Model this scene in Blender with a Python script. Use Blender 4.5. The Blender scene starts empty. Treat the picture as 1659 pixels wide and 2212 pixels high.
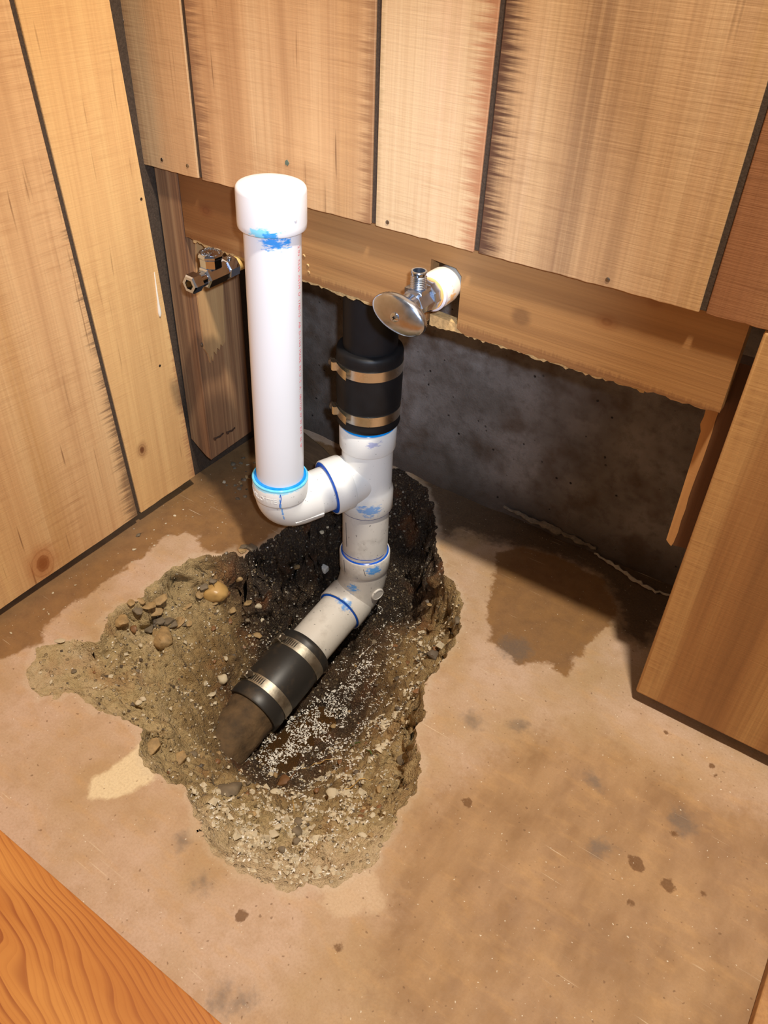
import bpy, bmesh, math, random, colorsys
import numpy as np
from mathutils import Vector, Matrix

SC = bpy.context.scene
COL = SC.collection

# ------------------------------------------------------------------ camera
IMG_W, IMG_H, FOC = 1659.0, 2212.0, 1758.6
CAM = Vector((0.762, -0.668, 0.75))
yaw, tilt, roll = math.radians(-33.04), math.radians(39.03), math.radians(2.51)
fwd = Vector((math.sin(yaw) * math.cos(tilt), math.cos(yaw) * math.cos(tilt), -math.sin(tilt)))
rgt = Vector((math.cos(yaw), -math.sin(yaw), 0))
upv = rgt.cross(fwd)
rr = math.cos(roll) * rgt + math.sin(roll) * upv
uu = -math.sin(roll) * rgt + math.cos(roll) * upv
cd = bpy.data.cameras.new('camera')
cd.sensor_fit = 'VERTICAL'
cd.sensor_height = 24.0
cd.lens = 24.0 * FOC / IMG_H
cd.clip_start = 0.01
cam = bpy.data.objects.new('camera', cd)
M = Matrix((rr, uu, -fwd)).transposed().to_4x4()
M.translation = CAM
cam.matrix_world = M
COL.objects.link(cam)
SC.camera = cam

# ------------------------------------------------------------------ world, lamps, exposure
wd = bpy.data.worlds.new('world')
wd.use_nodes = True
wd.node_tree.nodes['Background'].inputs[0].default_value = (1.0, 0.95, 0.90, 1)
wd.node_tree.nodes['Background'].inputs[1].default_value = 0.16
SC.world = wd


def lamp(name, kind, loc, target, energy, color, **kw):
    l = bpy.data.lights.new(name, kind)
    l.energy = energy
    l.color = color
    for k, v in kw.items():
        setattr(l, k, v)
    o = bpy.data.objects.new(name, l)
    o.location = loc
    d = Vector(target) - Vector(loc)
    o.rotation_euler = d.to_track_quat('-Z', 'Y').to_euler()
    COL.objects.link(o)
    return o


# warm ceiling lamp of the room, and the cool light of the phone held above the hole
lamp('ceiling_lamp', 'AREA', (0.885, -0.385, 1.95), (0.55, 0.0, 0.0), 38.0, (1.0, 0.905, 0.77), shape='DISK', size=0.09)
lamp('phone_light', 'SPOT', (0.80, -0.655, 0.80), (0.195, 0.0, 0.34), 34.0, (0.64, 0.78, 1.0), spot_size=math.radians(47),
     spot_blend=1.0, shadow_soft_size=0.012)
SC.view_settings.view_transform = 'Standard'
SC.view_settings.look = 'None'
SC.view_settings.gamma = 1.0
SC.view_settings.use_curve_mapping = False
SC.view_settings.exposure = 0.0

# ------------------------------------------------------------------ measured outlines (metres; floor z = 0)
RIM = [(0.0934,-0.3778),(0.0768,-0.3524),(0.0949,-0.33),(0.1205,-0.3029),(0.1063,-0.2824),(0.0969,-0.25),(0.1084,-0.2262),(0.1042,-0.1947),(0.0946,-0.1735),(0.1059,-0.1425),(0.1108,-0.1215),(0.1301,-0.106),(0.1362,-0.0777),(0.1526,-0.0845),(0.16,-0.0551),(0.1637,-0.0202),(0.1736,0.0191),(0.1717,0.0645),(0.1711,0.1278),(0.1791,0.1836),(0.2184,0.2135),(0.2804,0.1889),(0.3199,0.1492),(0.3644,0.0811),(0.384,0.0662),(0.3975,0.0477),(0.4258,0.0304),(0.4453,0.0152),(0.4468,0.0009),(0.4628,-0.0172),(0.4741,-0.0509),(0.4749,-0.0848),(0.4735,-0.1137),(0.4806,-0.1321),(0.4968,-0.1605),(0.5027,-0.1794),(0.5176,-0.2054),(0.5301,-0.2176),(0.5401,-0.2377),(0.5426,-0.2634),(0.547,-0.2853),(0.5492,-0.3184),(0.5487,-0.3371),(0.5432,-0.3595),(0.5274,-0.3816),(0.5022,-0.4049),(0.4791,-0.4108),(0.4541,-0.415),(0.427,-0.4177),(0.396,-0.4109),(0.3765,-0.4007),(0.3637,-0.386),(0.3479,-0.3832),(0.3295,-0.3899),(0.3159,-0.3931),(0.3025,-0.3914),(0.2785,-0.379),(0.2595,-0.3563),(0.2377,-0.3571),(0.217,-0.3684),(0.1978,-0.3747),(0.177,-0.3702),(0.1609,-0.3763),(0.1512,-0.3875),(0.1351,-0.3968),(0.1136,-0.3923)]
CTL = [(0.1201,-0.3456,-0.008,0.15),(0.1523,-0.3202,-0.018,0.2),(0.137,-0.2734,-0.03,0.2),(0.1269,-0.2266,-0.035,0.2),(0.1763,-0.2747,-0.045,0.25),(0.118,-0.1628,-0.05,0.3),(0.1504,-0.1253,-0.052,0.4),(0.169,-0.2006,-0.075,0.35),(0.19,-0.2233,-0.085,0.4),(0.1949,-0.1792,-0.105,0.6),(0.1779,-0.0961,-0.115,0.85),(0.1655,-0.0762,-0.055,1.0),(0.1831,-0.0295,-0.1,1.0),(0.1789,-0.0005,-0.05,1.0),(0.1911,0.0491,-0.07,1.0),(0.2123,0.0674,-0.11,1.0),(0.2717,0.1297,-0.075,1.0),(0.2454,0.1686,-0.04,1.0),(0.2881,0.1712,-0.03,1.0),(0.3142,0.1403,-0.06,1.0),(0.32,0.1078,-0.08,1.0),(0.2873,0.0981,-0.13,1.0),(0.3161,0.0822,-0.15,1.0),(0.3637,0.0925,-0.1,1.0),(0.3986,0.0744,-0.085,0.8),(0.3997,0.0379,-0.08,0.5),(0.4361,0.0185,-0.045,0.35),(0.4461,-0.021,-0.035,0.35),(0.4017,-0.0184,-0.085,0.5),(0.341,0.03,-0.12,0.7),(0.2963,0.0614,-0.155,1.0),(0.3812,-0.0425,-0.105,0.5),(0.3489,-0.0499,-0.14,0.75),(0.3477,-0.0913,-0.18,0.95),(0.2998,-0.06,-0.165,0.9),(0.3261,-0.1268,-0.19,0.95),(0.3088,-0.1863,-0.2,0.95),(0.2929,-0.2246,-0.2,0.95),(0.3504,-0.2167,-0.19,0.9),(0.3953,-0.1957,-0.145,0.55),(0.4094,-0.156,-0.13,0.5),(0.4421,-0.1343,-0.08,0.35),(0.4832,-0.1679,-0.055,0.35),(0.4737,-0.14,-0.04,0.3),(0.4841,-0.1974,-0.065,0.3),(0.478,-0.2347,-0.07,0.35),(0.5258,-0.262,-0.025,0.3),(0.4525,-0.2868,-0.072,0.3),(0.4162,-0.3071,-0.08,0.35),(0.3604,-0.2924,-0.105,0.5),(0.3361,-0.3108,-0.085,0.4),(0.3388,-0.347,-0.055,0.3),(0.3057,-0.3225,-0.07,0.35),(0.2977,-0.353,-0.04,0.3),(0.2841,-0.368,-0.025,0.25),(0.2541,-0.3409,-0.03,0.25),(0.2472,-0.2939,-0.07,0.3),(0.2117,-0.2391,-0.1,0.4),(0.2377,-0.2596,-0.115,0.45),(0.2749,-0.2749,-0.125,0.5),(0.2178,-0.2921,-0.05,0.25),(0.2003,-0.329,-0.025,0.2),(0.1595,-0.3457,-0.013,0.15),(0.4651,-0.376,-0.022,0.05),(0.4462,-0.3947,-0.014,0.05),(0.405,-0.3906,-0.02,0.1),(0.3795,-0.384,-0.02,0.1),(0.5027,-0.3503,-0.02,0.05),(0.5098,-0.3138,-0.022,0.15),(0.5249,-0.3031,-0.013,0.15),(0.5207,-0.3731,-0.004,0.0),(0.486,-0.3994,-0.006,0.0),(0.2141,-0.1688,-0.15,0.6),(0.2059,-0.1022,-0.16,0.85),(0.1881,-0.0067,-0.165,1.0)]
WET_L = [(-0.0133,-0.4169),(0.0374,-0.4146),(0.0521,-0.3882),(0.0659,-0.3604),(0.0697,-0.3449),(0.0505,-0.3236),(0.0472,-0.2848),(0.0507,-0.2514),(0.05,-0.2089),(0.0502,-0.1691),(0.0476,-0.1417),(0.0444,-0.1259),(0.0605,-0.0977),(0.0805,-0.0926),(0.1085,-0.1104),(0.1583,-0.0907),(0.1886,0.0111),(0.2121,0.1371),(0.1938,0.2135),(-0.0938,0.1626),(-0.1636,0.0213)]
WET_R = [(0.4351,0.128),(0.4502,0.087),(0.4616,0.0623),(0.4747,0.0298),(0.4919,0.0023),(0.5036,-0.0226),(0.5269,-0.024),(0.5508,-0.0335),(0.5763,-0.0104),(0.6035,-0.0167),(0.6035,0.0096),(0.6051,0.0616),(0.6146,0.0831),(0.6141,0.1227),(0.573,0.1672),(0.5023,0.1722),(0.457,0.1625)]
DIRT_SHADE = [(0.3228,0.1381),(0.3568,0.1146),(0.3738,0.1375),(0.4412,0.1507),(0.5043,0.1678),(0.5643,0.172),(0.6051,0.1368),(0.6342,0.0879),(0.6686,0.0848),(0.6765,0.2004),(0.6515,0.2369),(0.5394,0.2304),(0.3832,0.2312),(0.2288,0.2403)]
TAN = [(0.5953,-0.1418),(0.6258,-0.1011),(0.6754,-0.0763),(0.7277,-0.0744),(0.7678,-0.073),(0.8049,-0.0663),(0.8498,-0.0597),(0.9194,-0.0929),(0.9364,-0.2685),(0.6843,-0.4656),(0.597,-0.4051),(0.5802,-0.3518),(0.554,-0.2973),(0.5606,-0.2295)]
CREAM = [(0.2719,-0.373),(0.2722,-0.3975),(0.2714,-0.4153),(0.2644,-0.4304),(0.2782,-0.4478),(0.2951,-0.4387),(0.31,-0.4158),(0.318,-0.395),(0.2906,-0.3842)]
DUST = [(0.5239,-0.3841),(0.5406,-0.3559),(0.5573,-0.3455),(0.5799,-0.3574),(0.5849,-0.3684),(0.5675,-0.3854),(0.5475,-0.3971),(0.5349,-0.3947)]
GREY = [(0.5344,-0.0139,0.0182),(0.7788,-0.1203,0.0121),(0.7225,-0.194,0.0079),(0.688,-0.1308,0.0061),(0.5923,-0.1141,0.0073),(0.5459,-0.1364,0.0085),(0.5149,-0.5043,0.0097),(0.5311,-0.4993,0.0085),(0.3867,-0.4265,0.0055),(0.4338,-0.4432,0.0055)]
BROWN = [(0.7589,-0.1898,0.0067),(0.7897,-0.1923,0.0061),(0.4833,-0.447,0.0055),(0.7773,-0.1367,0.003),(0.764,-0.215,0.0024),(0.7858,-0.0358,0.0024),(0.7914,-0.0458,0.0024),(0.7303,-0.0236,0.0024),(0.7394,-0.0567,0.0024),(0.8207,-0.181,0.003),(0.7689,-0.2276,0.0024),(0.5933,-0.2287,0.003),(0.5715,-0.4184,0.0024)]

# ------------------------------------------------------------------ helpers
random.seed(7)
rng = np.random.default_rng(11)
ORG = {}


def srgb(r, g, b):
    def f(c):
        c /= 255.0
        return c / 12.92 if c <= 0.04045 else ((c + 0.055) / 1.055) ** 2.4
    return (f(r), f(g), f(b), 1.0)


def mesh_of(name, V, F, smooth=True, ang=35):
    me = bpy.data.meshes.new(name)
    me.from_pydata([tuple(map(float, v)) for v in V], [], [tuple(map(int, f)) for f in F])
    me.validate()
    me.polygons.foreach_set('use_smooth', [smooth] * len(me.polygons))
    if smooth and ang:
        me.set_sharp_from_angle(angle=math.radians(ang))
    me.update()
    return me


def obj(name, VF, mat, parent=None, origin=None, smooth=True, ang=35, label=None, cat=None, group=None, kind=None):
    V, F = VF
    V = np.asarray(V, float)
    if parent is not None:
        org = ORG[parent.name]
    elif origin is None:
        lo, hi = V.min(0), V.max(0)
        org = np.array([(lo[0] + hi[0]) / 2, (lo[1] + hi[1]) / 2, lo[2]])
    else:
        org = np.asarray(origin, float)
    me = mesh_of(name, V - org, F, smooth, ang)
    if mat:
        me.materials.append(mat)
    o = bpy.data.objects.new(name, me)
    COL.objects.link(o)
    if parent is not None:
        o.parent = parent
    else:
        o.location = org
    ORG[o.name] = org
    tag(o, label, cat, group, kind)
    return o


def tag(o, label=None, cat=None, group=None, kind=None):
    if label: o['label'] = label
    if cat: o['category'] = cat
    if group: o['group'] = group
    if kind: o['kind'] = kind
    return o


def thing(name, loc, label, cat, group=None, kind=None):
    o = bpy.data.objects.new(name, None)
    o.empty_display_size = 0.02
    o.location = loc
    COL.objects.link(o)
    ORG[o.name] = np.asarray(loc, float)
    return tag(o, label, cat, group, kind)


def join(*parts):
    V, F, n = [], [], 0
    for v, f in parts:
        v = [tuple(p) for p in v]
        V += v
        F += [tuple(i + n for i in q) for q in f]
        n += len(v)
    return V, F


def frame(axis, hint=None):
    a = Vector(axis).normalized()
    h = Vector(hint) if hint is not None else (Vector((0, 0, 1)) if abs(a.z) < 0.9 else Vector((1, 0, 0)))
    u = (h - a * h.dot(a)).normalized()
    return a, u, a.cross(u)


def lathe(prof, org, axis, n=48, hint=None, caps=True, sx=1.0, sy=1.0):
    """prof: (distance along axis, radius)"""
    a, u, v = frame(axis, hint)
    o = Vector(org)
    V, F = [], []
    for s, r in prof:
        for i in range(n):
            t = 2 * math.pi * i / n
            V.append(o + a * s + u * (r * math.cos(t) * sx) + v * (r * math.sin(t) * sy))
    for k in range(len(prof) - 1):
        for i in range(n):
            j = (i + 1) % n
            F.append((k * n + i, k * n + j, (k + 1) * n + j, (k + 1) * n + i))
    if caps:
        if prof[0][1] > 1e-6: F.append(tuple(range(n - 1, -1, -1)))
        m = (len(prof) - 1) * n
        if prof[-1][1] > 1e-6: F.append(tuple(range(m, m + n)))
    return V, F


def hexprism(prof, org, axis, n=6, hint=None, rot=0.0):
    a, u, v = frame(axis, hint)
    c, s = math.cos(rot), math.sin(rot)
    u2 = u * c + v * s
    return lathe(prof, org, axis, n, hint=u2)


def sweep(pts, rad, n=40, caps=True):
    pts = [Vector(p) for p in pts]
    m = len(pts)
    if not hasattr(rad, '__len__'): rad = [rad] * m
    V, F = [], []
    t0 = (pts[1] - pts[0]).normalized()
    _, u, _v = frame(t0)
    for k in range(m):
        t = (pts[min(k + 1, m - 1)] - pts[max(k - 1, 0)]).normalized()
        u = (u - t * u.dot(t)).normalized()
        w = t.cross(u)
        for i in range(n):
            a = 2 * math.pi * i / n
            V.append(pts[k] + u * (rad[k] * math.cos(a)) + w * (rad[k] * math.sin(a)))
    for k in range(m - 1):
        for i in range(n):
            j = (i + 1) % n
            F.append((k * n + i, k * n + j, (k + 1) * n + j, (k + 1) * n + i))
    if caps:
        F.append(tuple(range(n - 1, -1, -1)))
        F.append(tuple(range((m - 1) * n, m * n)))
    return V, F


def bez(p0, p1, p2, n=14):
    p0, p1, p2 = Vector(p0), Vector(p1), Vector(p2)
    return [p0 * (1 - t) ** 2 + p1 * (2 * t * (1 - t)) + p2 * t * t for t in [i / n for i in range(n + 1)]]


def prism(poly, depth0, depth1, fn):
    """poly of (a, b); fn(a, b, depth) gives the point; a shallow bevel is left to the shader"""
    n = len(poly)
    V = [fn(a, b, depth0) for a, b in poly] + [fn(a, b, depth1) for a, b in poly]
    F = [tuple(range(n)), tuple(range(2 * n - 1, n - 1, -1))]
    for i in range(n):
        j = (i + 1) % n
        F.append((i, n + i, n + j, j))
    return V, F


def box(x0, x1, y0, y1, z0, z1):
    V = [(x, y, z) for z in (z0, z1) for y in (y0, y1) for x in (x0, x1)]
    F = [(0, 2, 3, 1), (4, 5, 7, 6), (0, 1, 5, 4), (2, 6, 7, 3), (0, 4, 6, 2), (1, 3, 7, 5)]
    return V, F


def bevel(o, w=0.0008, seg=2):
    m = o.modifiers.new('bevel', 'BEVEL')
    m.width = w
    m.segments = seg
    m.limit_method = 'ANGLE'
    m.angle_limit = math.radians(40)
    return o


# lattice noise for meshes
_perm = rng.permutation(512)


def _h(i, j, k):
    return _perm[(_perm[(_perm[i & 511] + j) & 511] + k) & 511] / 511.0 * 2 - 1


def vnoise(P, scale):
    P = np.asarray(P, float) * scale
    I = np.floor(P).astype(int)
    f = P - I
    f = f * f * f * (f * (f * 6 - 15) + 10)
    r = 0
    for a in (0, 1):
        for b in (0, 1):
            for c in (0, 1):
                wgt = (f[..., 0] if a else 1 - f[..., 0]) * (f[..., 1] if b else 1 - f[..., 1]) * (f[..., 2] if c else 1 - f[..., 2])
                r = r + wgt * _h(I[..., 0] + a, I[..., 1] + b, I[..., 2] + c)
    return r


def fbm(P, scale, oct=3, gain=0.5):
    r, a = 0, 1.0
    for i in range(oct):
        r = r + a * vnoise(np.asarray(P) + 3.7 * i, scale * 2.03 ** i)
        a *= gain
    return r


def sdf(poly, X, Y):
    poly = np.asarray(poly, float)
    d = np.full(X.shape, 1e9)
    inside = np.zeros(X.shape, bool)
    n = len(poly)
    for i in range(n):
        ax, ay = poly[i]
        bx, by = poly[(i + 1) % n]
        ex, ey = bx - ax, by - ay
        t = np.clip(((X - ax) * ex + (Y - ay) * ey) / (ex * ex + ey * ey + 1e-12), 0, 1)
        d = np.minimum(d, np.hypot(X - ax - t * ex, Y - ay - t * ey))
        cond = ((ay > Y) != (by > Y))
        xi = (bx - ax) * (Y - ay) / ((by - ay) if abs(by - ay) > 1e-12 else 1e-12) + ax
        inside ^= cond & (X < xi)
    return np.where(inside, -d, d)


def sstep(a, b, x):
    t = np.clip((x - a) / (b - a), 0, 1)
    return t * t * (3 - 2 * t)


# ------------------------------------------------------------------ shader building
class NT:
    def __init__(self, name):
        self.m = bpy.data.materials.new(name)
        self.m.use_nodes = True
        self.t = self.m.node_tree
        self.b = self.t.nodes['Principled BSDF']
        self.pos = self.t.nodes.new('ShaderNodeNewGeometry').outputs['Position']

    def new(self, k):
        return self.t.nodes.new(k)

    def put(self, sock, v):
        if hasattr(v, 'links') or isinstance(v, bpy.types.NodeSocket):
            self.t.links.new(v, sock)
        elif isinstance(v, (tuple, list)) and len(v) == 3 and sock.type == 'RGBA':
            sock.default_value = (*v, 1)
        else:
            sock.default_value = v

    def vec(self, scale=(1, 1, 1), off=(0, 0, 0), src=None):
        n = self.new('ShaderNodeVectorMath')
        n.operation = 'MULTIPLY_ADD'
        self.put(n.inputs[0], src or self.pos)
        n.inputs[1].default_value = scale
        n.inputs[2].default_value = off
        return n.outputs[0]

    def noise(self, scale=1.0, vec=None, detail=2.0, rough=0.5, dist=0.0):
        n = self.new('ShaderNodeTexNoise')
        self.put(n.inputs['Vector'], vec or self.pos)
        n.inputs['Scale'].default_value = scale
        n.inputs['Detail'].default_value = detail
        n.inputs['Roughness'].default_value = rough
        n.inputs['Distortion'].default_value = dist
        return n.outputs['Fac']

    def voro(self, scale, vec=None, out='Distance', feature='F1'):
        n = self.new('ShaderNodeTexVoronoi')
        n.feature = feature
        self.put(n.inputs['Vector'], vec or self.pos)
        n.inputs['Scale'].default_value = scale
        return n.outputs[out]

    def math(self, op, a, b=0.0, c=None, clamp=False):
        n = self.new('ShaderNodeMath')
        n.operation = op
        n.use_clamp = clamp
        self.put(n.inputs[0], a)
        self.put(n.inputs[1], b)
        if c is not None: self.put(n.inputs[2], c)
        return n.outputs[0]

    def rng(self, v, a, b, c=0.0, d=1.0, smooth=False):
        n = self.new('ShaderNodeMapRange')
        n.interpolation_type = 'SMOOTHSTEP' if smooth else 'LINEAR'
        self.put(n.inputs[0], v)
        for i, q in enumerate((a, b, c, d)): n.inputs[i + 1].default_value = q
        return n.outputs[0]

    def mix(self, f, a, b, mode='MIX'):
        n = self.new('ShaderNodeMix')
        n.data_type = 'RGBA'
        n.blend_type = mode
        self.put(n.inputs[0], f)
        self.put(n.inputs[6], a)
        self.put(n.inputs[7], b)
        return n.outputs[2]

    def ramp(self, f, stops):
        n = self.new('ShaderNodeValToRGB')
        r = n.color_ramp
        while len(r.elements) < len(stops): r.elements.new(0.5)
        for e, (p, c) in zip(r.elements, stops):
            e.position = p
            e.color = c if len(c) == 4 else (*c, 1)
        self.put(n.inputs[0], f)
        return n.outputs[0]

    def attr(self, name):
        n = self.new('ShaderNodeAttribute')
        n.attribute_name = name
        return n.outputs['Fac']

    def sep(self, v=None):
        n = self.new('ShaderNodeSeparateXYZ')
        self.put(n.inputs[0], v or self.pos)
        return n.outputs

    def blob(self, p, r):
        """1 inside a soft ellipsoid about the point p with half axes r"""
        n = self.vec((1 / r[0], 1 / r[1], 1 / r[2]), (-p[0] / r[0], -p[1] / r[1], -p[2] / r[2]))
        l = self.new('ShaderNodeVectorMath')
        l.operation = 'LENGTH'
        self.put(l.inputs[0], n)
        return l.outputs['Value']

    def bump(self, h, strength=0.3, dist=0.001):
        n = self.new('ShaderNodeBump')
        n.inputs['Strength'].default_value = strength
        n.inputs['Distance'].default_value = dist
        self.put(n.inputs['Height'], h)
        self.put(self.b.inputs['Normal'], n.outputs[0])

    def done(self, color, rough=0.5, metal=0.0, spec=0.5):
        self.put(self.b.inputs['Base Color'], color)
        self.put(self.b.inputs['Roughness'], rough)
        self.put(self.b.inputs['Metallic'], metal)
        self.put(self.b.inputs['Specular IOR Level'], spec)
        return self.m


def tone(c, sat=0.89, val=1.10):
    h, s, v = colorsys.rgb_to_hsv(*[min(1, x) for x in c[:3]])
    return (*colorsys.hsv_to_rgb(h + 0.007, s * sat, min(0.9, v * val)), 1.0)


def wood(name, light, mid, dark, along, across, seed, saw=0.5, fleck=0.5, edges=(), knots=(), rough=0.55, band=22.0, grain=330.0,
         contrast=1.0, bands=(), bumps=0.35, patches=()):
    """boards cut lengthwise along one axis; saw marks run across them"""
    N = NT(name)
    light, mid, dark = tone(light), tone(mid), tone(dark)
    edges = [(e[0], e[1], e[2], tone(e[3]), e[4]) for e in edges]
    bands = [(e[0], e[1], tone(e[2]), e[3]) for e in bands]
    ax = {'X': 0, 'Y': 1, 'Z': 2}
    off = (seed * 3.17, seed * 7.31, seed * 1.93)

    def st(al, ac):
        s = [ac, ac, ac]
        s[ax[along]] = al
        return N.vec(tuple(s), off)
    b1 = N.noise(1.0, st(1.1, band), 3, 0.55, 0.4)
    b2 = N.noise(1.0, st(2.5, band * 3.2), 2, 0.5, 0.2)
    f = N.math('ADD', N.math('MULTIPLY', b1, 0.7), N.math('MULTIPLY', b2, 0.3))
    c = N.ramp(N.rng(f, 0.5 - 0.27 / contrast, 0.5 + 0.27 / contrast), [(0.0, light), (0.5, mid), (1.0, dark)])
    sp = N.sep()
    for pos, wid, col, s in bands:           # broad lengthwise colour bands of the timber
        d = N.math('ABSOLUTE', N.math('SUBTRACT', sp[ax[across]], N.math('ADD', N.math('MULTIPLY', N.noise(1.0, st(3.0, 6.0), 2), 0.03), pos - 0.015)))
        c = N.mix(N.math('MULTIPLY', N.rng(d, wid, 0.0, 0, 1, True), N.rng(N.noise(1.0, st(2.2, 130.0), 3, 0.6), 0.34, 0.62, 0.25 * s, s)), c, col)
    g = N.noise(1.0, st(5.0, grain), 3, 0.6)
    c = N.mix(N.rng(g, 0.42, 0.72, 0, 0.30), c, dark)
    sw = N.noise(1.0, st(520.0, 22.0), 2, 0.6)
    sw2 = N.noise(1.0, st(150.0, 9.0), 3, 0.6)
    msk = N.rng(N.noise(1.0, st(9.0, 18.0), 2), 0.38, 0.68)
    sf = N.math('MULTIPLY', N.rng(N.math('ADD', N.math('MULTIPLY', sw, 0.5), N.math('MULTIPLY', sw2, 0.5)), 0.47, 0.66), N.math('MULTIPLY', msk, saw))
    c = N.mix(sf, c, dark)
    fl = N.noise(1.0, st(11.0, 210.0), 1, 0.5)
    fm = N.math('MULTIPLY', N.rng(fl, 0.66, 0.76), N.rng(N.noise(1.0, st(6.0, 40.0), 1), 0.5, 0.62))
    c = N.mix(N.math('MULTIPLY', fm, fleck), c, [v * 0.55 for v in dark[:3]])
    for pos, sgn, wid, col, s in edges:      # stained margin with feathered saw marks
        d = N.math('MULTIPLY', N.math('SUBTRACT', sp[ax[across]], pos), sgn)
        e = N.math('ADD', d, N.math('MULTIPLY', N.math('SUBTRACT', N.noise(1.0, st(330.0, 12.0), 3, 0.7), 0.5), wid * 2.4))
        c = N.mix(N.math('MULTIPLY', N.rng(e, wid, 0.0, 0, 1, True), s), c, col)
    for p, r, col, s in patches:
        L = N.math('ADD', N.blob(p, r), N.math('MULTIPLY', N.math('SUBTRACT', b2, 0.5), 0.9))
        c = N.mix(N.rng(L, 1.2, 0.5, 0, s, True), c, col)
    for p, r, col in knots:
        rad = [r, r, r]
        rad[ax[along]] = r * 1.35
        L = N.math('ADD', N.blob(p, rad), N.math('MULTIPLY', N.math('SUBTRACT', N.noise(60.0, None, 2), 0.5), 0.7))
        c = N.mix(N.math('MULTIPLY', N.rng(L, 3.2, 0.9, 0, 1, True), 0.55), c, [v * 1.5 for v in col[:3]])
        ring = N.math('MULTIPLY', N.rng(N.math('SINE', N.math('MULTIPLY', L, 9.0)), 0.2, 1.0), N.rng(L, 2.4, 0.9))
        c = N.mix(N.math('MULTIPLY', ring, 0.5), c, col)
        c = N.mix(N.rng(L, 1.1, 0.55, 0, 0.9, True), c, col)
    h = N.math('ADD', N.math('MULTIPLY', g, 0.6), N.math('MULTIPLY', sw, 0.7 * saw + 0.15))
    N.bump(h, bumps, 0.0012)
    return N.done(c, N.rng(b2, 0.3, 0.7, rough - 0.08, rough + 0.08), 0, 0.35)


def plain(name, col, rough=0.5, metal=0.0, var=0.12, scale=60.0, bump=0.0, bscale=200.0, spec=0.5):
    N = NT(name)
    n = N.noise(scale, None, 3, 0.6)
    c = N.mix(N.rng(n, 0.3, 0.7, 0, 1), [v * (1 - var) for v in col[:3]], [min(1, v * (1 + var)) for v in col[:3]])
    if bump: N.bump(N.noise(bscale, None, 3), bump, 0.001)
    return N.done(c, N.rng(n, 0.3, 0.7, max(0.02, rough - 0.05), rough + 0.05), metal, spec)


def pvc(name, base, smears=(), dirt=0.0, specks=0.0, dirtcol=(0.16, 0.11, 0.07), rough=0.33):
    N = NT(name)
    c = N.mix(N.noise(14.0, None, 2), base, [v * 0.95 for v in base[:3]])
    if dirt:
        d = N.noise(38.0, None, 4, 0.7)
        c = N.mix(N.rng(d, 0.52, 0.78, 0, dirt), c, dirtcol)
    if specks:
        k = N.noise(260.0, None, 1)
        c = N.mix(N.rng(k, 0.735, 0.77, 0, specks), c, (0.08, 0.07, 0.07))
    for p, r, col, s in smears:
        L = N.math('ADD', N.blob(p, r), N.math('MULTIPLY', N.math('SUBTRACT', N.noise(120.0, N.vec((1, 1, 2.6)), 3, 0.65), 0.5), 2.6))
        c = N.mix(N.rng(L, 0.85, 0.45, 0, s), c, col)
    return N.done(c, rough, 0, 0.5)


# ------------------------------------------------------------------ materials
W_L, W_M, W_D = srgb(222, 180, 128), srgb(204, 152, 98), srgb(146, 92, 48)
m_groove = plain('groove_brown', srgb(72, 58, 46), 0.7, 0, 0.3, 400.0, 0.3, 500)
m_planks_back = [
    wood('plank_wood_a', srgb(216, 170, 116), srgb(200, 150, 98), srgb(160, 108, 62), 'Z', 'X', 1, 0.5, 0.5, edges=[(-0.04, 1, 0.03, srgb(150, 98, 58), 0.7)]),
    wood('plank_wood_b', srgb(222, 180, 128), srgb(208, 156, 102), srgb(164, 108, 60), 'Z', 'X', 2, 0.55, 0.9,
         edges=[(0.069, 1, 0.022, srgb(120, 74, 46), 0.75), (0.2995, -1, 0.018, srgb(146, 94, 54), 0.8)],
         bands=[(0.13, 0.025, srgb(186, 130, 78), 0.6), (0.27, 0.02, srgb(196, 138, 76), 0.6)]),
    wood('plank_wood_c', srgb(228, 192, 146), srgb(220, 180, 132), srgb(182, 132, 84), 'Z', 'X', 3, 0.45, 0.15,
         edges=[(0.4165, -1, 0.022, srgb(176, 104, 62), 0.85), (0.3055, 1, 0.006, srgb(178, 144, 96), 0.6)],
         bands=[(0.37, 0.03, srgb(232, 186, 144), 0.6)], contrast=0.7),
    wood('plank_wood_d', srgb(220, 178, 128), srgb(204, 156, 106), srgb(150, 104, 66), 'Z', 'X', 4, 0.55, 0.5,
         edges=[(0.4225, 1, 0.024, srgb(84, 48, 34), 0.95)],
         bands=[(0.50, 0.034, srgb(150, 108, 74), 0.8), (0.545, 0.02, srgb(172, 128, 86), 0.5), (0.455, 0.014, srgb(226, 184, 138), 0.7), (0.622, 0.014, srgb(190, 142, 74), 0.6)]),
    wood('plank_wood_e', srgb(176, 116, 66), srgb(160, 98, 52), srgb(118, 66, 32), 'Z', 'X', 5, 0.9, 0.4,
         edges=[(0.657, -1, 0.004, srgb(150, 92, 50), 0.3)], bands=[(0.72, 0.06, srgb(206, 158, 88), 0.95)]),
]
m_planks_left = [
    wood('plank_wood_f', srgb(232, 184, 112), srgb(220, 164, 94), srgb(186, 124, 62), 'Z', 'Y', 6, 0.5, 0.7,
         edges=[(-0.013, -1, 0.016, srgb(160, 96, 54), 0.75)], knots=[((0, -0.0984, 0.115), 0.0040, srgb(110, 64, 36))]),
    wood('plank_wood_g', srgb(228, 182, 124), srgb(214, 160, 102), srgb(172, 112, 60), 'Z', 'Y', 7, 0.6, 0.8,
         edges=[(-0.1265, -1, 0.022, srgb(96, 66, 46), 0.8)], bands=[(-0.245, 0.03, srgb(196, 138, 70), 0.7), (-0.33, 0.03, srgb(224, 176, 112), 0.6)],
         knots=[((0, -0.277, 0.040), 0.0095, srgb(150, 88, 44))]),
]
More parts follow.
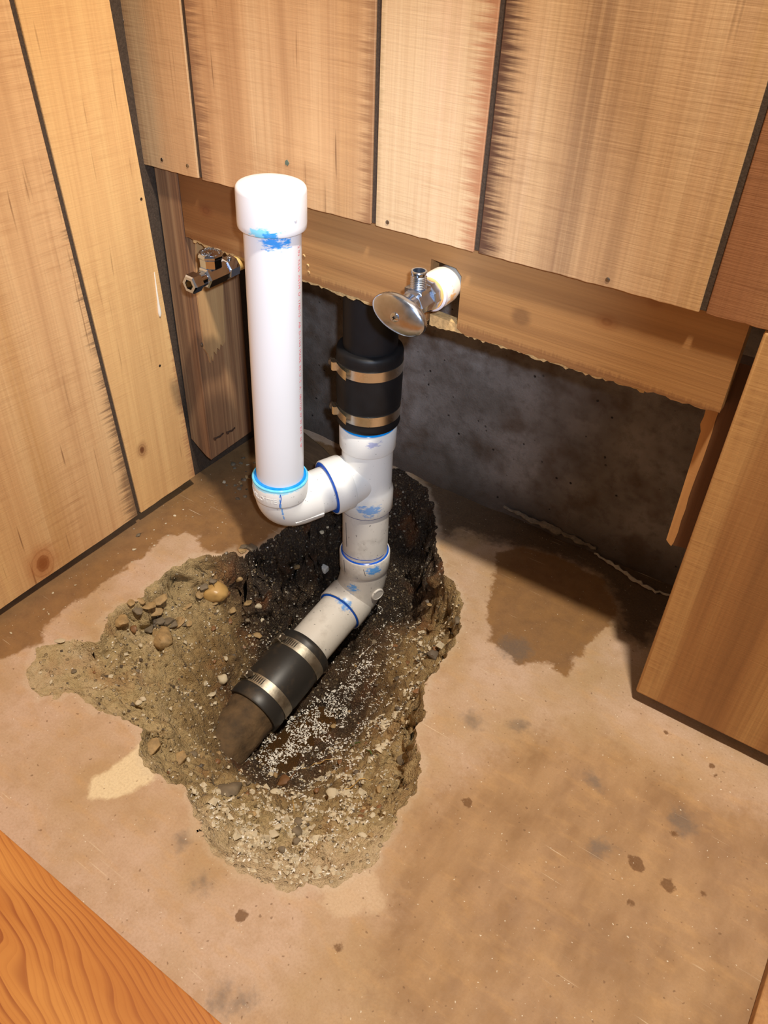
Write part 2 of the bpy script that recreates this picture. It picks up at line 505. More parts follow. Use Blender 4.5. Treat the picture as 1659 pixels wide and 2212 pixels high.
m_lower_panel = wood('lower_panel_wood', srgb(188, 134, 70), srgb(166, 108, 50), srgb(124, 76, 34), 'Z', 'X', 8, 0.35, 0.15,
                     edges=[(0.684, 1, 0.02, srgb(206, 152, 84), 0.6)], bands=[(0.70, 0.014, srgb(212, 160, 92), 0.7), (0.80, 0.03, srgb(208, 154, 84), 0.7)],
                     knots=[((0.842, 0, 0.10), 0.012, srgb(132, 76, 34))])
m_board = wood('blocking_wood', srgb(182, 128, 66), srgb(166, 110, 50), srgb(126, 78, 34), 'X', 'Z', 9, 0.0, 0.55, band=30.0, grain=420, rough=0.5,
               edges=[(0.379, 1, 0.006, srgb(120, 70, 32), 0.6)], knots=[((0.553, 0, 0.43), 0.004, srgb(116, 66, 32)), ((0.06, 0, 0.42), 0.004, srgb(90, 46, 26)), ((0.59, 0, 0.46), 0.003, srgb(116, 66, 32))],
               patches=[((0.05, 0, 0.43), (0.10, 0.2, 0.07), srgb(104, 58, 28), 0.75), ((0.47, 0, 0.41), (0.012, 0.1, 0.01), srgb(96, 66, 46), 0.5)])
m_rawedge = plain('splintered_wood', srgb(204, 168, 112), 0.8, 0, 0.3, 220.0, 0.6, 300)
m_stud = wood('stud_wood', srgb(180, 130, 82), srgb(156, 104, 62), srgb(96, 58, 36), 'Z', 'X', 10, 0.05, 0.4, band=70.0, grain=420, contrast=1.7, rough=0.7)
m_scrap = wood('veneer_scrap', srgb(206, 160, 100), srgb(190, 138, 80), srgb(150, 100, 56), 'Z', 'Y', 12, 0.1, 0.2)
m_furring = wood('furring_wood', srgb(214, 152, 76), srgb(204, 138, 64), srgb(166, 104, 46), 'Z', 'X', 11, 0.1, 0.1)
m_furring_dark = wood('furring_stained', srgb(116, 66, 28), srgb(100, 56, 24), srgb(80, 44, 20), 'Z', 'X', 13, 0.1, 0.1)
def floorboard_mat():
    N = NT('floorboard_pine')
    sp = N.sep()
    w1 = N.noise(1.0, N.vec((5, 14, 1), (2, 5, 0)), 2)
    v = N.math('ADD', N.math('MULTIPLY', sp[1], 120.0), N.math('MULTIPLY', sp[0], 34.0))
    edge = N.rng(sp[1], -0.560, -0.523, 0, 1)
    v = N.math('ADD', v, N.math('MULTIPLY', w1, 7.0))
    v = N.math('ADD', v, N.math('MULTIPLY', N.math('MULTIPLY', edge, edge), 1.6))
    fr = N.math('FRACT', v)
    fine = N.math('FRACT', N.math('MULTIPLY', v, 2.7))
    line = N.rng(fr, 0.55, 0.97, 0, 1, True)
    line = N.math('MULTIPLY', line, N.rng(fr, 1.0, 0.97))
    base = N.mix(N.rng(N.noise(1.0, N.vec((3, 22, 1)), 3), 0.35, 0.65), srgb(204, 140, 72), srgb(184, 116, 54))
    c = N.mix(N.math('MULTIPLY', line, N.rng(N.noise(14.0, None, 2), 0.3, 0.65, 0.25, 0.8)), base, srgb(142, 72, 34))
    c = N.mix(N.math('MULTIPLY', N.rng(fine, 0.6, 1.0), 0.22), c, srgb(160, 88, 38))
    c = N.mix(N.rng(N.blob((0.30, -0.60, 0.018), (0.006, 0.004, 0.01)), 1.3, 0.4, 0, 0.7, True), c, srgb(104, 48, 26))
    return N.done(c, 0.38, 0, 0.45)


m_floorboard = floorboard_mat()
m_sill = wood('old_sill_wood', srgb(112, 84, 54), srgb(88, 64, 42), srgb(52, 38, 26), 'X', 'Z', 15, 0.1, 0.4, band=60, rough=0.8)

RS = 0.973


def km(x, y, z):
    return (CAM.x + RS * (x - CAM.x), CAM.y + RS * (y - CAM.y), CAM.z + RS * (z - CAM.z))


BLUE, LBLUE, DBLUE = srgb(16, 150, 235), srgb(120, 215, 245), srgb(20, 80, 190)
PW = srgb(236, 236, 238)
m_pvc_riser = pvc('pvc_riser', PW, [(km(0.222, -0.058, 0.4385), (0.020, 0.02, 0.008), BLUE, 0.95)], 0.0)
m_pvc_cap = pvc('pvc_cap', PW, [(km(0.215, -0.070, 0.450), (0.020, 0.016, 0.0075), LBLUE, 0.9), (km(0.222, -0.066, 0.4485), (0.007, 0.012, 0.007), BLUE, 0.85)])
m_pvc_elbow = pvc('pvc_elbow', srgb(238, 236, 230), [(km(0.213, -0.062, 0.0985), (0.0012, 0.02, 0.03), BLUE, 0.8), (km(0.200, -0.06, 0.121), (0.06, 0.06, 0.005), LBLUE, 0.75)], 0.0, 0.5)
m_pvc_tee = pvc('pvc_tee', srgb(240, 238, 232), [((0.285, 0.03, 0.066), (0.022, 0.02, 0.013), BLUE, 0.7), ((0.287, 0.03, 0.172), (0.008, 0.02, 0.006), DBLUE, 0.5)], 0.05, 0.4)
m_pvc_low = pvc('pvc_dirty', srgb(226, 220, 210), [((0.292, 0.035, -0.045), (0.012, 0.02, 0.01), BLUE, 0.85), ((0.262, 0.026, -0.085), (0.013, 0.012, 0.011), BLUE, 0.9), ((0.265, 0.004, -0.102), (0.015, 0.009, 0.012), BLUE, 0.75)], 0.35, 0.7)
m_glue = plain('blue_cement', BLUE, 0.18, 0, 0.2, 90.0)
m_glue_l = plain('pale_blue_cement', LBLUE, 0.2, 0, 0.15, 120.0)
m_glue_d = plain('deep_blue_cement', srgb(24, 90, 200), 0.18, 0, 0.2, 90.0)
m_print = plain('red_ink', srgb(222, 110, 120), 0.5, 0, 0.1)
m_pencil = plain('dark_pencil', srgb(60, 60, 66), 0.6)
m_rubber = plain('black_rubber', srgb(24, 23, 24), 0.5, 0, 0.2, 40.0, 0.08, 300, 0.3)
m_rubber_mud = pvc('muddy_rubber', srgb(46, 44, 42), (), 0.35, 0.0, srgb(120, 98, 70)[:3], 0.42)
m_abs = plain('black_pipe', srgb(24, 23, 25), 0.5, 0, 0.2, 30.0, 0, 200, 0.3)
m_steel = plain('band_steel', srgb(236, 228, 212), 0.3, 1.0, 0.08, 30.0)
m_steel_mud = plain('dull_band_steel', srgb(186, 178, 162), 0.45, 1.0, 0.25, 90.0, 0.15, 300)
m_chrome = plain('chrome', srgb(200, 214, 236), 0.09, 1.0, 0.05, 40.0)
m_nickel = plain('satin_nickel', srgb(190, 200, 216), 0.22, 1.0, 0.12, 80.0, 0.06, 300)
m_brass = plain('brass', srgb(150, 110, 50), 0.3, 1.0, 0.1)
m_dark = plain('dark_bore', srgb(28, 22, 16), 0.6)
m_cpvc = plain('yellow_pipe', srgb(226, 186, 112), 0.4, 0, 0.06, 60.0)
m_adapter = pvc('primed_adapter', srgb(246, 240, 224), [((0.402, -0.012, 0.417), (0.006, 0.009, 0.010), srgb(244, 178, 92), 0.85)], 0.05, 0.5)
m_adapter_o = plain('orange_primer', srgb(246, 186, 110), 0.4)
m_adapter_rim = plain('adapter_rim', srgb(226, 220, 226), 0.4)
m_screw = plain('zinc_screw', srgb(150, 144, 136), 0.35, 1.0, 0.2, 200)
m_nail = plain('rusty_nail', srgb(96, 74, 60), 0.6, 0.5, 0.3, 300)
m_paint = plain('white_paint', srgb(240, 232, 214), 0.5)
m_white_chip = plain('white_chips', srgb(236, 232, 222), 0.55, 0, 0.1, 90)
m_flake = plain('pale_flakes', srgb(206, 192, 164), 0.6, 0, 0.2, 150)

# ------------------------------------------------------------------ the ground: one height field, cut into slab and pit
ctl = np.array(CTL)
cx = ctl[:, :2]


def tps(A, B):
    r2 = ((A[:, None, :] - B[None, :, :]) ** 2).sum(-1)
    return r2 * np.log(r2 + 1e-9) * 0.5


_K = tps(cx, cx) + np.eye(len(cx)) * 2e-4
_P = np.hstack([np.ones((len(cx), 1)), cx])
_A = np.block([[_K, _P], [_P.T, np.zeros((3, 3))]])
_wz = np.linalg.solve(_A, np.concatenate([ctl[:, 2], np.zeros(3)]))
_ww = np.linalg.solve(_A, np.concatenate([ctl[:, 3], np.zeros(3)]))


def interp(wt, X, Y):
    out = np.zeros(X.size)
    Q = np.stack([X.ravel(), Y.ravel()], 1)
    for i in range(0, len(Q), 20000):
        q = Q[i:i + 20000]
        out[i:i + 20000] = tps(q, cx) @ wt[:-3] + wt[-3] + q @ wt[-2:]
    return out.reshape(X.shape)


def rim_dist(X, Y):
    P = np.stack([X, Y, 0 * X], -1)
    return -sdf(RIM, X, Y) + 0.0034 * fbm(P, 72.0, 3, 0.6) + 0.0035 * vnoise(P, 33.0)


def ground(X, Y, fine=True):
    X = np.asarray(X, float)
    Y = np.asarray(Y, float)
    P = np.stack([X, Y, 0 * X], -1)
    d = rim_dist(X, Y)
    z = np.clip(interp(_wz, X, Y), -0.205, -0.002)
    wall = 0.006 + 0.010 * (vnoise(P + 5, 25.0) + 1) * 0.5 + 0.022 * sstep(-0.02, 0.09, Y)
    z = z * sstep(-0.0005, 1, np.clip(d / wall, 0, 1))
    if fine:
        amp = np.clip(-z / 0.03, 0.0, 1.0) * (d > 0)
        z = z + amp * (0.010 * fbm(P, 26.0, 3, 0.55) + 0.0060 * fbm(P + 9, 90.0, 3, 0.62) + 0.0022 * vnoise(P + 3, 230.0) - 0.003)
        rid = 1 - np.abs(fbm(P + 17, 48.0, 2, 0.5))
        z = z + amp * 0.006 * (rid - 0.7)
        z = z + np.where(d > 0, 0.0008 * fbm(P, 160.0, 2), 0.00025 * fbm(P, 40.0, 2))
    return z


def gz(x, y):
    return float(ground(np.array([x]), np.array([y]))[0])


STEP = 0.0021
gx = np.concatenate([np.linspace(-0.30, -0.035, 12)[:-1], np.arange(-0.03, 0.92, STEP), np.linspace(0.93, 2.2, 24)])
gy = np.concatenate([np.linspace(-2.2, -0.56, 30)[:-1], np.arange(-0.55, 0.235, STEP)])
GX, GY = np.meshgrid(gx, gy, indexing='ij')
D = rim_dist(GX, GY)
# pull the grid points nearest the break onto it, so that slab and soil meet in a clean edge
D1, D2 = np.gradient(D, gx, gy)
near = np.abs(D) < 0.75 * STEP
g2 = D1 ** 2 + D2 ** 2 + 1e-6
GX = np.where(near, GX - np.clip(D * D1 / g2, -STEP, STEP) * 0.9, GX)
GY = np.where(near, GY - np.clip(D * D2 / g2, -STEP, STEP) * 0.9, GY)
GZ = ground(GX, GY)
GZ = np.where(near, 0.0, GZ)
D = np.where(near, 0.0, D)
# ragged broken faces: shift the steep parts sideways
P3 = np.stack([GX, GY, GZ], -1)
steep = sstep(0.004, 0.03, -GZ) * sstep(0.06, 0.0, D) * (D > 0)
HX = GX + steep * (0.011 * fbm(P3, 42.0, 3, 0.6) + 0.004 * fbm(P3 * (0.4, 0.4, 1.6) + 7, 120.0, 2, 0.6))
HY = GY + steep * (0.011 * fbm(P3 + 31, 42.0, 3, 0.6) + 0.004 * fbm(P3 * (0.4, 0.4, 1.6) + 19, 120.0, 2, 0.6))
nx, ny = GX.shape
ids = np.arange(nx * ny).reshape(nx, ny)
quads = np.stack([ids[:-1, :-1], ids[1:, :-1], ids[1:, 1:], ids[:-1, 1:]], -1).reshape(-1, 4)
inside = (D >= 0).ravel()[quads].all(1) & (D > 0).ravel()[quads].any(1)
VV = np.stack([HX, HY, GZ], -1).reshape(-1, 3)


def submesh(name, mask, attrs, mat):
    q = quads[mask]
    used, inv = np.unique(q, return_inverse=True)
    me = bpy.data.meshes.new(name)
    me.vertices.add(len(used))
    me.vertices.foreach_set('co', VV[used].ravel())
    nf = len(q)
    me.loops.add(nf * 4)
    me.loops.foreach_set('vertex_index', inv.ravel().astype(np.int32))
    me.polygons.add(nf)
    me.polygons.foreach_set('loop_start', np.arange(0, nf * 4, 4, dtype=np.int32))
    me.polygons.foreach_set('loop_total', np.full(nf, 4, dtype=np.int32))
    me.update(calc_edges=True)
    me.polygons.foreach_set('use_smooth', [True] * nf)
    for k, a in attrs.items():
        at = me.attributes.new(k, 'FLOAT', 'POINT')
        at.data.foreach_set('value', a.ravel()[used].astype(np.float32))
    me.materials.append(mat)
    o = bpy.data.objects.new(name, me)
    COL.objects.link(o)
    ORG[o.name] = np.zeros(3)
    return o


def spots(L):
    d = np.full(GX.shape, 1.0)
    for x, y, r in L: d = np.minimum(d, np.hypot(GX - x, GY - y) - r)
    return d


def floor_mat():
    N = NT('slab_concrete')
    n_lo = N.noise(9.0, None, 3, 0.55)
    n_mid = N.noise(45.0, None, 4, 0.6)
    n_hi = N.noise(420.0, None, 3, 0.65)
    c = N.mix(N.rng(n_lo, 0.38, 0.62), srgb(197, 168, 144), srgb(180, 149, 112))
    c = N.mix(N.rng(n_mid, 0.48, 0.72, 0, 0.45), c, srgb(168, 134, 98))
    wob = N.math('ADD', N.math('MULTIPLY', N.math('SUBTRACT', n_mid, 0.5), 0.035), N.math('MULTIPLY', N.math('SUBTRACT', N.noise(150.0, None, 3, 0.6), 0.5), 0.014))

    def field(name, soft, amp=1.0):
        return N.rng(N.math('ADD', N.attr(name), N.math('MULTIPLY', wob, amp)), soft, -soft, 0, 1, True)
    c = N.mix(N.math('MULTIPLY', field('f_tan', 0.03, 2.5), 0.85), c, N.mix(N.rng(N.noise(16.0, N.vec((1.7, 0.8, 1), (1, 2, 3)), 4, 0.6), 0.38, 0.64), srgb(170, 134, 94), srgb(140, 105, 68)))
    st = N.noise(1.0, N.vec((24, 60, 1), (3, 1, 0)), 3, 0.6)
    c = N.mix(N.rng(st, 0.52, 0.72, 0, 0.35), c, srgb(200, 158, 106))
    c = N.mix(N.math('MULTIPLY', field('f_dust', 0.005, 0.7), 0.6), c, srgb(210, 184, 152))
    c = N.mix(N.math('MULTIPLY', field('f_cream', 0.003, 0.4), 0.95), c, srgb(226, 206, 168))
    c = N.mix(N.math('MULTIPLY', field('f_dirt_shade', 0.016, 1.4), 0.95), c, N.mix(n_mid, srgb(92, 72, 52), srgb(56, 43, 32)))  # cavity floor: dirt, with the shade there painted into the colour too
    wet = field('f_wet', 0.0035, 0.75)
    c = N.mix(N.math('MULTIPLY', wet, 0.93), c, N.mix(N.rng(n_mid, 0.3, 0.7), srgb(142, 104, 62), srgb(118, 84, 50)))
    gsp = N.rng(N.math('ADD', N.attr('f_grey'), N.math('MULTIPLY', wob, 1.2)), 0.010, -0.010, 0, 0.62, True)
    c = N.mix(gsp, c, srgb(98, 90, 84))
    bsp = N.rng(N.math('ADD', N.attr('f_brown'), N.math('MULTIPLY', wob, 0.55)), 0.0014, -0.0014, 0, 0.85, True)
    c = N.mix(bsp, c, srgb(104, 68, 32))
    mp = N.new('ShaderNodeMapping')
    mp.inputs['Rotation'].default_value = (0, 0, 0.9)
    mp.inputs['Scale'].default_value = (14, 420, 1)
    N.put(mp.inputs['Vector'], N.pos)
    sc = N.math('MULTIPLY', N.rng(N.noise(1.0, mp.outputs[0], 1), 0.70, 0.76), N.rng(N.noise(11.0, None, 2), 0.5, 0.62))
    c = N.mix(N.math('MULTIPLY', sc, 0.6), c, srgb(226, 206, 176))
    edge = N.rng(N.math('ADD', N.attr('f_rim'), N.math('MULTIPLY', wob, 0.4)), 0.009, 0.001, 0, 0.28, True)
    c = N.mix(edge, c, srgb(204, 188, 164))
    k = N.noise(210.0, None, 1)
    c = N.mix(N.rng(k, 0.72, 0.76, 0, 0.55), c, srgb(96, 66, 40))
    k2 = N.noise(330.0, N.vec((1, 1, 1), (5, 2, 0)), 1)
    c = N.mix(N.rng(k2, 0.745, 0.775, 0, 0.7), c, srgb(232, 222, 200))
    c = N.mix(N.rng(n_hi, 0.4, 0.75, 0, 0.3), c, srgb(150, 116, 80))
    N.bump(N.math('ADD', n_hi, N.math('MULTIPLY', n_mid, 0.6)), 0.22, 0.0012)
    return N.done(c, N.math('SUBTRACT', N.rng(n_mid, 0.3, 0.7, 0.55, 0.75), N.math('MULTIPLY', wet, 0.18)), 0, 0.4)


def dirt_mat():
    N = NT('dug_soil')
    n1 = N.noise(30.0, None, 4, 0.6)
    n2 = N.noise(130.0, None, 4, 0.65)
    n3 = N.noise(520.0, None, 3, 0.65)
    wet = N.math('ADD', N.attr('f_damp'), N.math('MULTIPLY', N.math('SUBTRACT', n1, 0.5), 0.5))
    mixv = N.math('ADD', wet, N.math('MULTIPLY', N.math('SUBTRACT', n2, 0.5), 0.25))
    c = N.ramp(mixv, [(0.0, srgb(206, 182, 146)), (0.2, srgb(192, 168, 122)), (0.45, srgb(156, 128, 84)), (0.7, srgb(88, 64, 40)), (1.0, srgb(48, 35, 25))])
    c = N.mix(N.rng(n2, 0.5, 0.72, 0, 0.6), c, N.mix(0.55, c, srgb(60, 42, 26)))
    c = N.mix(N.rng(n3, 0.55, 0.75, 0, 0.55), c, srgb(196, 172, 132), 'MIX')
    rust = N.math('MULTIPLY', N.rng(N.noise(22.0, N.vec((1, 1, 1), (8, 3, 1)), 2), 0.58, 0.72), 0.3)
    c = N.mix(rust, c, srgb(150, 86, 34))
    v = N.voro(190.0)
    vc = N.voro(190.0, None, 'Color')
    sel = N.math('MULTIPLY', N.rng(v, 0.42, 0.3), N.rng(N.sep(vc)[0], 0.62, 0.7))
    c = N.mix(N.math('MULTIPLY', sel, 0.6), c, N.ramp(N.sep(vc)[1], [(0, srgb(90, 72, 52)), (0.5, srgb(170, 144, 104)), (1, srgb(216, 206, 186))]))
    h = N.math('ADD', N.math('ADD', n2, N.math('MULTIPLY', n3, 0.5)), N.math('MULTIPLY', sel, 0.5))
    N.bump(h, 0.95, 0.005)
    r = N.math('ADD', N.rng(wet, 0.5, 0.95, 0.85, 0.38), N.math('MULTIPLY', n3, 0.1))
    return N.done(c, r, 0, 0.45)


wet = np.minimum(sdf(WET_L, GX, GY), sdf(WET_R, GX, GY))
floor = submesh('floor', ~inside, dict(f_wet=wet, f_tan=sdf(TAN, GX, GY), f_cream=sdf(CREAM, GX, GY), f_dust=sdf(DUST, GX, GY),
                                       f_dirt_shade=sdf(DIRT_SHADE, GX, GY), f_grey=spots(GREY), f_brown=spots(BROWN), f_rim=-D), floor_mat())
tag(floor, 'stained concrete floor slab with a broken hole around the drain', kind='structure')
pit = submesh('excavated_soil', inside, dict(f_damp=interp(_ww, GX, GY), f_rim=D), dirt_mat())
tag(pit, 'damp gravelly soil and broken concrete inside the floor hole', 'soil', kind='stuff')


# ------------------------------------------------------------------ the walls
def concrete_wall_mat():
    N = NT('foundation_concrete')
    a = N.noise(7.0, None, 4, 0.6)
    b = N.noise(60.0, None, 4, 0.65)
    h = N.noise(330.0, None, 3, 0.65)
    c = N.mix(N.rng(a, 0.35, 0.65), srgb(138, 130, 124), srgb(80, 70, 60))
    c = N.mix(N.rng(b, 0.48, 0.75, 0, 0.6), c, srgb(78, 66, 56))
    c = N.mix(N.rng(N.noise(19.0, N.vec((1, 1, 1), (4, 4, 4)), 3), 0.52, 0.68, 0, 0.6), c, srgb(82, 62, 44))
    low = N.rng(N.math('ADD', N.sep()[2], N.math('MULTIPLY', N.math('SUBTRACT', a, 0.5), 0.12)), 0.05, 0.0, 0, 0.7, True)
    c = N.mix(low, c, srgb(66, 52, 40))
    pits = N.rng(N.voro(75.0), 0.16, 0.1)
    pm = N.math('MULTIPLY', pits, N.rng(N.noise(40.0, None, 1), 0.56, 0.62))
    c = N.mix(pm, c, srgb(40, 34, 30))
    N.bump(N.math('SUBTRACT', N.math('ADD', N.math('MULTIPLY', b, 0.8), h), pm), 0.6, 0.002)
    return N.done(c, 0.85, 0, 0.3)


m_found = concrete_wall_mat()
xs = np.linspace(-0.30, 1.3, 120)
zs = np.linspace(-0.24, 1.05, 90)
AX, AZ = np.meshgrid(xs, zs, indexing='ij')
AY = 0.2155 + 0.003 * fbm(np.stack([AX, 0 * AX, AZ], -1), 22.0, 3) - 0.012 * sstep(0.03, -0.03, AZ)
AY -= 0.0035 * np.exp(-((AX - 0.222 - 0.03 * (0.15 - AZ)) / 0.006) ** 2)
n1, n2 = AX.shape
gid = np.arange(n1 * n2).reshape(n1, n2)
fq = np.stack([gid[:-1, :-1], gid[1:, :-1], gid[1:, 1:], gid[:-1, 1:]], -1).reshape(-1, 4)
front = np.stack([AX, AY, AZ], -1).reshape(-1, 3)
wall_f = obj('wall_foundation', (front, fq), m_found, origin=(0, 0.2155, 0), ang=None)
tag(wall_f, 'dark damp concrete foundation wall behind the opening', kind='structure')


def ragged(a0, a1, b, n, amp, slope=0.0, rnd=random):
    return [(a0 + (a1 - a0) * i / n, b + slope * (a0 + (a1 - a0) * i / n) + rnd.uniform(-amp, amp)) for i in range(n + 1)]


# panelling on the back wall: backing sheet and planks, cut off above the opening
ZT = 1.02
CUT, CSL = 0.4575, 0.013
bk = prism([(-0.047, CUT + 0.0012), (1.20, CUT + 0.0012 + CSL * 1.2), (1.20, ZT), (-0.047, ZT)], -0.0024, 0.0045, lambda a, b, d: (a, d, b))
wall_back = obj('wall_back', bk, m_groove, origin=(0.5, 0, 0.46), smooth=False)
tag(wall_back, 'vertical wood plank panelling cut off above the wall opening', kind='structure')
XB = [-0.047, 0.066, 0.3025, 0.4195, 0.632, 1.20]
for i in range(5):
    a0 = XB[i] + (0.0028 if i else 0)
    a1 = XB[i + 1] - 0.0028
    low = ragged(a0, a1, CUT, max(6, int((a1 - a0) / 0.008)), 0.0005, CSL)
    poly = low + [(a1, ZT), (a0, ZT)]
    o = obj('plank', prism(poly, -0.0045, 0.0, lambda a, b, d: (a, d, b)), m_planks_back[i], wall_back, smooth=False)
    bevel(o, 0.0007, 1)
# the panelling left standing right of the opening
lp = obj('lower_panel', prism([(0.682, 0.0165), (1.20, 0.022), (1.20, CUT + CSL * 1.2 - 0.001), (0.682, CUT + CSL * 0.682 - 0.0012)], -0.0045, 0.0045,
                              lambda a, b, d: (a, d, b)), m_lower_panel, wall_back, smooth=True, ang=50)
bevel(lp, 0.003, 3)
lp['label'] = 'orange-brown panel standing at the right of the opening'

# panelling on the left wall, leaning a little
LEAN = 0.041


def lw(a, b, d):
    return (d, a - LEAN * b, b)


wall_left = obj('wall_left', join(prism([(-1.6, 0.018), (-0.0125, 0.0235), (-0.0125, ZT), (-1.6, ZT)], -0.009, -0.0024, lw), box(-0.034, -0.024, -0.06, 0.212, 0.0, ZT)), m_groove, origin=(0, -0.5, 0), smooth=False)  # the box is a dark board added behind the corner gap to keep it dark
tag(wall_left, 'vertical wood plank panelling on the left wall', kind='structure')
YB = [(-0.1185, -0.0125), (-1.6, -0.1245)]
for i, (a0, a1) in enumerate(YB):
    n = 14 if i == 0 else 60
    low = [(a0 + (a1 - a0) * k / n, 0.0215 + 0.019 * max(-0.5, a0 + (a1 - a0) * k / n) + random.uniform(-0.0004, 0.0004)) for k in range(n + 1)]
    poly = low + [(a1, ZT), (a0, ZT)]
    o = obj('plank', prism(poly, -0.0045, 0.0, lw), m_planks_left[i], wall_left, smooth=False)
    bevel(o, 0.0007, 1)

# room beyond the picture, seen only in reflections and as bounced light
m_ceil = plain('ceiling_white', srgb(224, 220, 212), 0.9, 0, 0.03)
m_roomwall = plain('room_wall_paint', srgb(196, 192, 186), 0.85, 0, 0.05)
tag(obj('ceiling', box(-0.3, 2.2, -2.2, 0.24, 2.36, 2.40), m_ceil, smooth=False), 'plain pale ceiling above the alcove', kind='structure')
tag(obj('wall_front', box(-0.3, 2.2, -2.24, -2.20, 0.0, 2.36), m_roomwall, smooth=False), 'pale painted wall behind the viewer', kind='structure')
tag(obj('wall_right', box(2.2, 2.24, -2.2, 0.24, 0.0, 2.36), m_roomwall, smooth=False), 'pale painted wall on the far right', kind='structure')

# ------------------------------------------------------------------ framing
# stud at the corner, its foot rotted to a point
st_poly_front = [(-0.020, 0.070), (-0.004, 0.058), (0.008, 0.050), (0.0175, 0.047), (0.0185, 0.30), (0.0195, 0.90), (-0.0185, 0.90)]
stV, stF = prism(st_poly_front, 0.0052, 0.094, lambda a, b, d: (a, d, b + (0.004 if d > 0.05 and b < 0.1 else 0)))
stud = thing('wall_stud', (0, 0.05, 0.047), 'rough upright wall stud in the corner behind the chrome valve', 'stud')
so = obj('stud_body', (stV, stF), m_stud, stud, smooth=False)
bevel(so, 0.001, 2)
scr = [(0.020, 0.372), (0.056, 0.345), (0.058, 0.30), (0.054, 0.26), (0.052, 0.222), (0.046, 0.217), (0.043, 0.222), (0.040, 0.214), (0.036, 0.219), (0.033, 0.210), (0.029, 0.2165),
       (0.026, 0.203), (0.0235, 0.212), (0.021, 0.202), (0.0185, 0.216), (0.013, 0.226), (0.012, 0.30)]
obj('veneer_scrap', prism(scr, 0.0195, 0.0225, lambda a, b, d: (d, a, b)), m_scrap, stud, smooth=False)
for (ya, za, yb, zb) in ((0.012, 0.0835, 0.032, 0.0815), (0.038, 0.0805, 0.056, 0.0785)):
    nl = sweep([(0.0225, ya, za), (0.0235, (ya + yb) / 2, (za + zb) / 2), (0.0205, yb, zb)], [0.0012, 0.0014, 0.0011], 10)
    hd = lathe([(0, 0.0024), (0.0012, 0.0024)], (0.0235, ya - 0.001, za), (0, 1, -0.1), 12)
    obj('nail', join(nl, hd), m_nail, stud)
obj('screw_head', lathe([(0, 0.0032), (0.001, 0.003), (0.0018, 0.0018), (0.0018, 0)], (0.019, 0.013, 0.232), (1, 0, 0), 16), m_screw, stud)

# horizontal board between the studs, notched for the right pipe
bb = []
zb = lambda x: 0.3795 - 0.006 * math.sin((x - 0.02) * 4.6) + random.uniform(-0.0012, 0.0012)
for i in range(60):
    x = 0.0205 + (0.366 - 0.0205) * i / 59
    bb.append((x, zb(x)))
bb += [(0.3665, 0.4405), (0.395, 0.4385), (0.402, 0.432), (0.4025, 0.3775)]
for i in range(1, 50):
    x = 0.4025 + (0.669 - 0.4025) * i / 49
    bb.append((x, zb(x)))
bb += [(0.669, 0.49), (0.0205, 0.49)]
board = thing('blocking_board', (0.345, 0.014, 0.37), 'brown horizontal board under the panelling, notched around the right pipe', 'board')
obj('board_face', prism(bb, 0.0052, 0.022, lambda a, b, d: (a, d, b)), m_board, board, smooth=False)
ed = []
for i in range(90):
    x = 0.03 + (0.36 - 0.03) * i / 89
    ed.append((x, 0.3795 - 0.006 * math.sin((x - 0.02) * 4.6) - 0.0035 + random.uniform(-0.0022, 0.0016)))
ed += [(0.36, 0.384), (0.03, 0.390)]
obj('splintered_edge', prism(ed, 0.0075, 0.0205, lambda a, b, d: (a, d, b)), m_rawedge, board, smooth=False)
ed2 = []
for i in range(70):
    x = 0.368 + (0.60 - 0.368) * i / 69
    ed2.append((x, 0.3795 - 0.006 * math.sin((x - 0.02) * 4.6) - 0.003 + random.uniform(-0.002, 0.0016)))
ed2 += [(0.60, 0.382), (0.4025, 0.380), (0.368, 0.3815)]
obj('splintered_edge', prism(ed2, 0.0085, 0.0205, lambda a, b, d: (a, d, b)), m_rawedge, board, smooth=False)

# furring strip hanging behind the right panel
fur = thing('furring_strip', (0.665, 0.035, 0.2), 'orange wooden strip hanging behind the right panel edge', 'board')
fl = [(0.652, 0.42), (0.6545, 0.36), (0.6535, 0.352), (0.656, 0.345), (0.6575, 0.2135), (0.6605, 0.2105), (0.664, 0.208), (0.665, 0.2125)]
fr_edge = [(0.6655 + random.uniform(-0.0008, 0.0008), 0.2125 + (0.42 - 0.2125) * i / 14) for i in range(15)]
obj('bare_wood', prism(fl + fr_edge, 0.024, 0.04, lambda a, b, d: (a, d, b)), m_furring, fur, smooth=False)
obj('stained_wood', prism([(0.664, 0.2095), (0.675, 0.2115), (0.70, 0.212), (0.70, 0.42), (0.664, 0.42)], 0.0245, 0.042, lambda a, b, d: (a, d, b)), m_furring_dark, fur, smooth=False)

# old sill stub and crumbs in the corner behind the riser
sl = prism([(0.030, -0.002), (0.13, -0.004), (0.135, 0.018), (0.11, 0.026), (0.05, 0.030), (0.026, 0.024)], 0.098, 0.175, lambda a, b, d: (a, d - 0.25 * (a - 0.03), b))
so = obj('sill_stub', sl, m_sill, label='dark rotted stub of wood sill on the floor behind the capped pipe', cat='wood')
bevel(so, 0.002, 2)

# boards at the picture's lower corners
fb = obj('floor_board', box(-0.25, 0.95, -0.86, -0.5235, 0.0005, 0.018), m_floorboard, smooth=False,
         label='varnished orange pine floorboard in the lower left foreground', cat='floorboard')
bevel(fb, 0.0015, 2)
fb2 = obj('floor_board', box(0.8865, 1.02, -0.52, -0.02, 0.0005, 0.018), m_lower_panel, smooth=False,
          label='pale yellowish wooden board at the lower right corner', cat='floorboard')
bevel(fb2, 0.0015, 2)

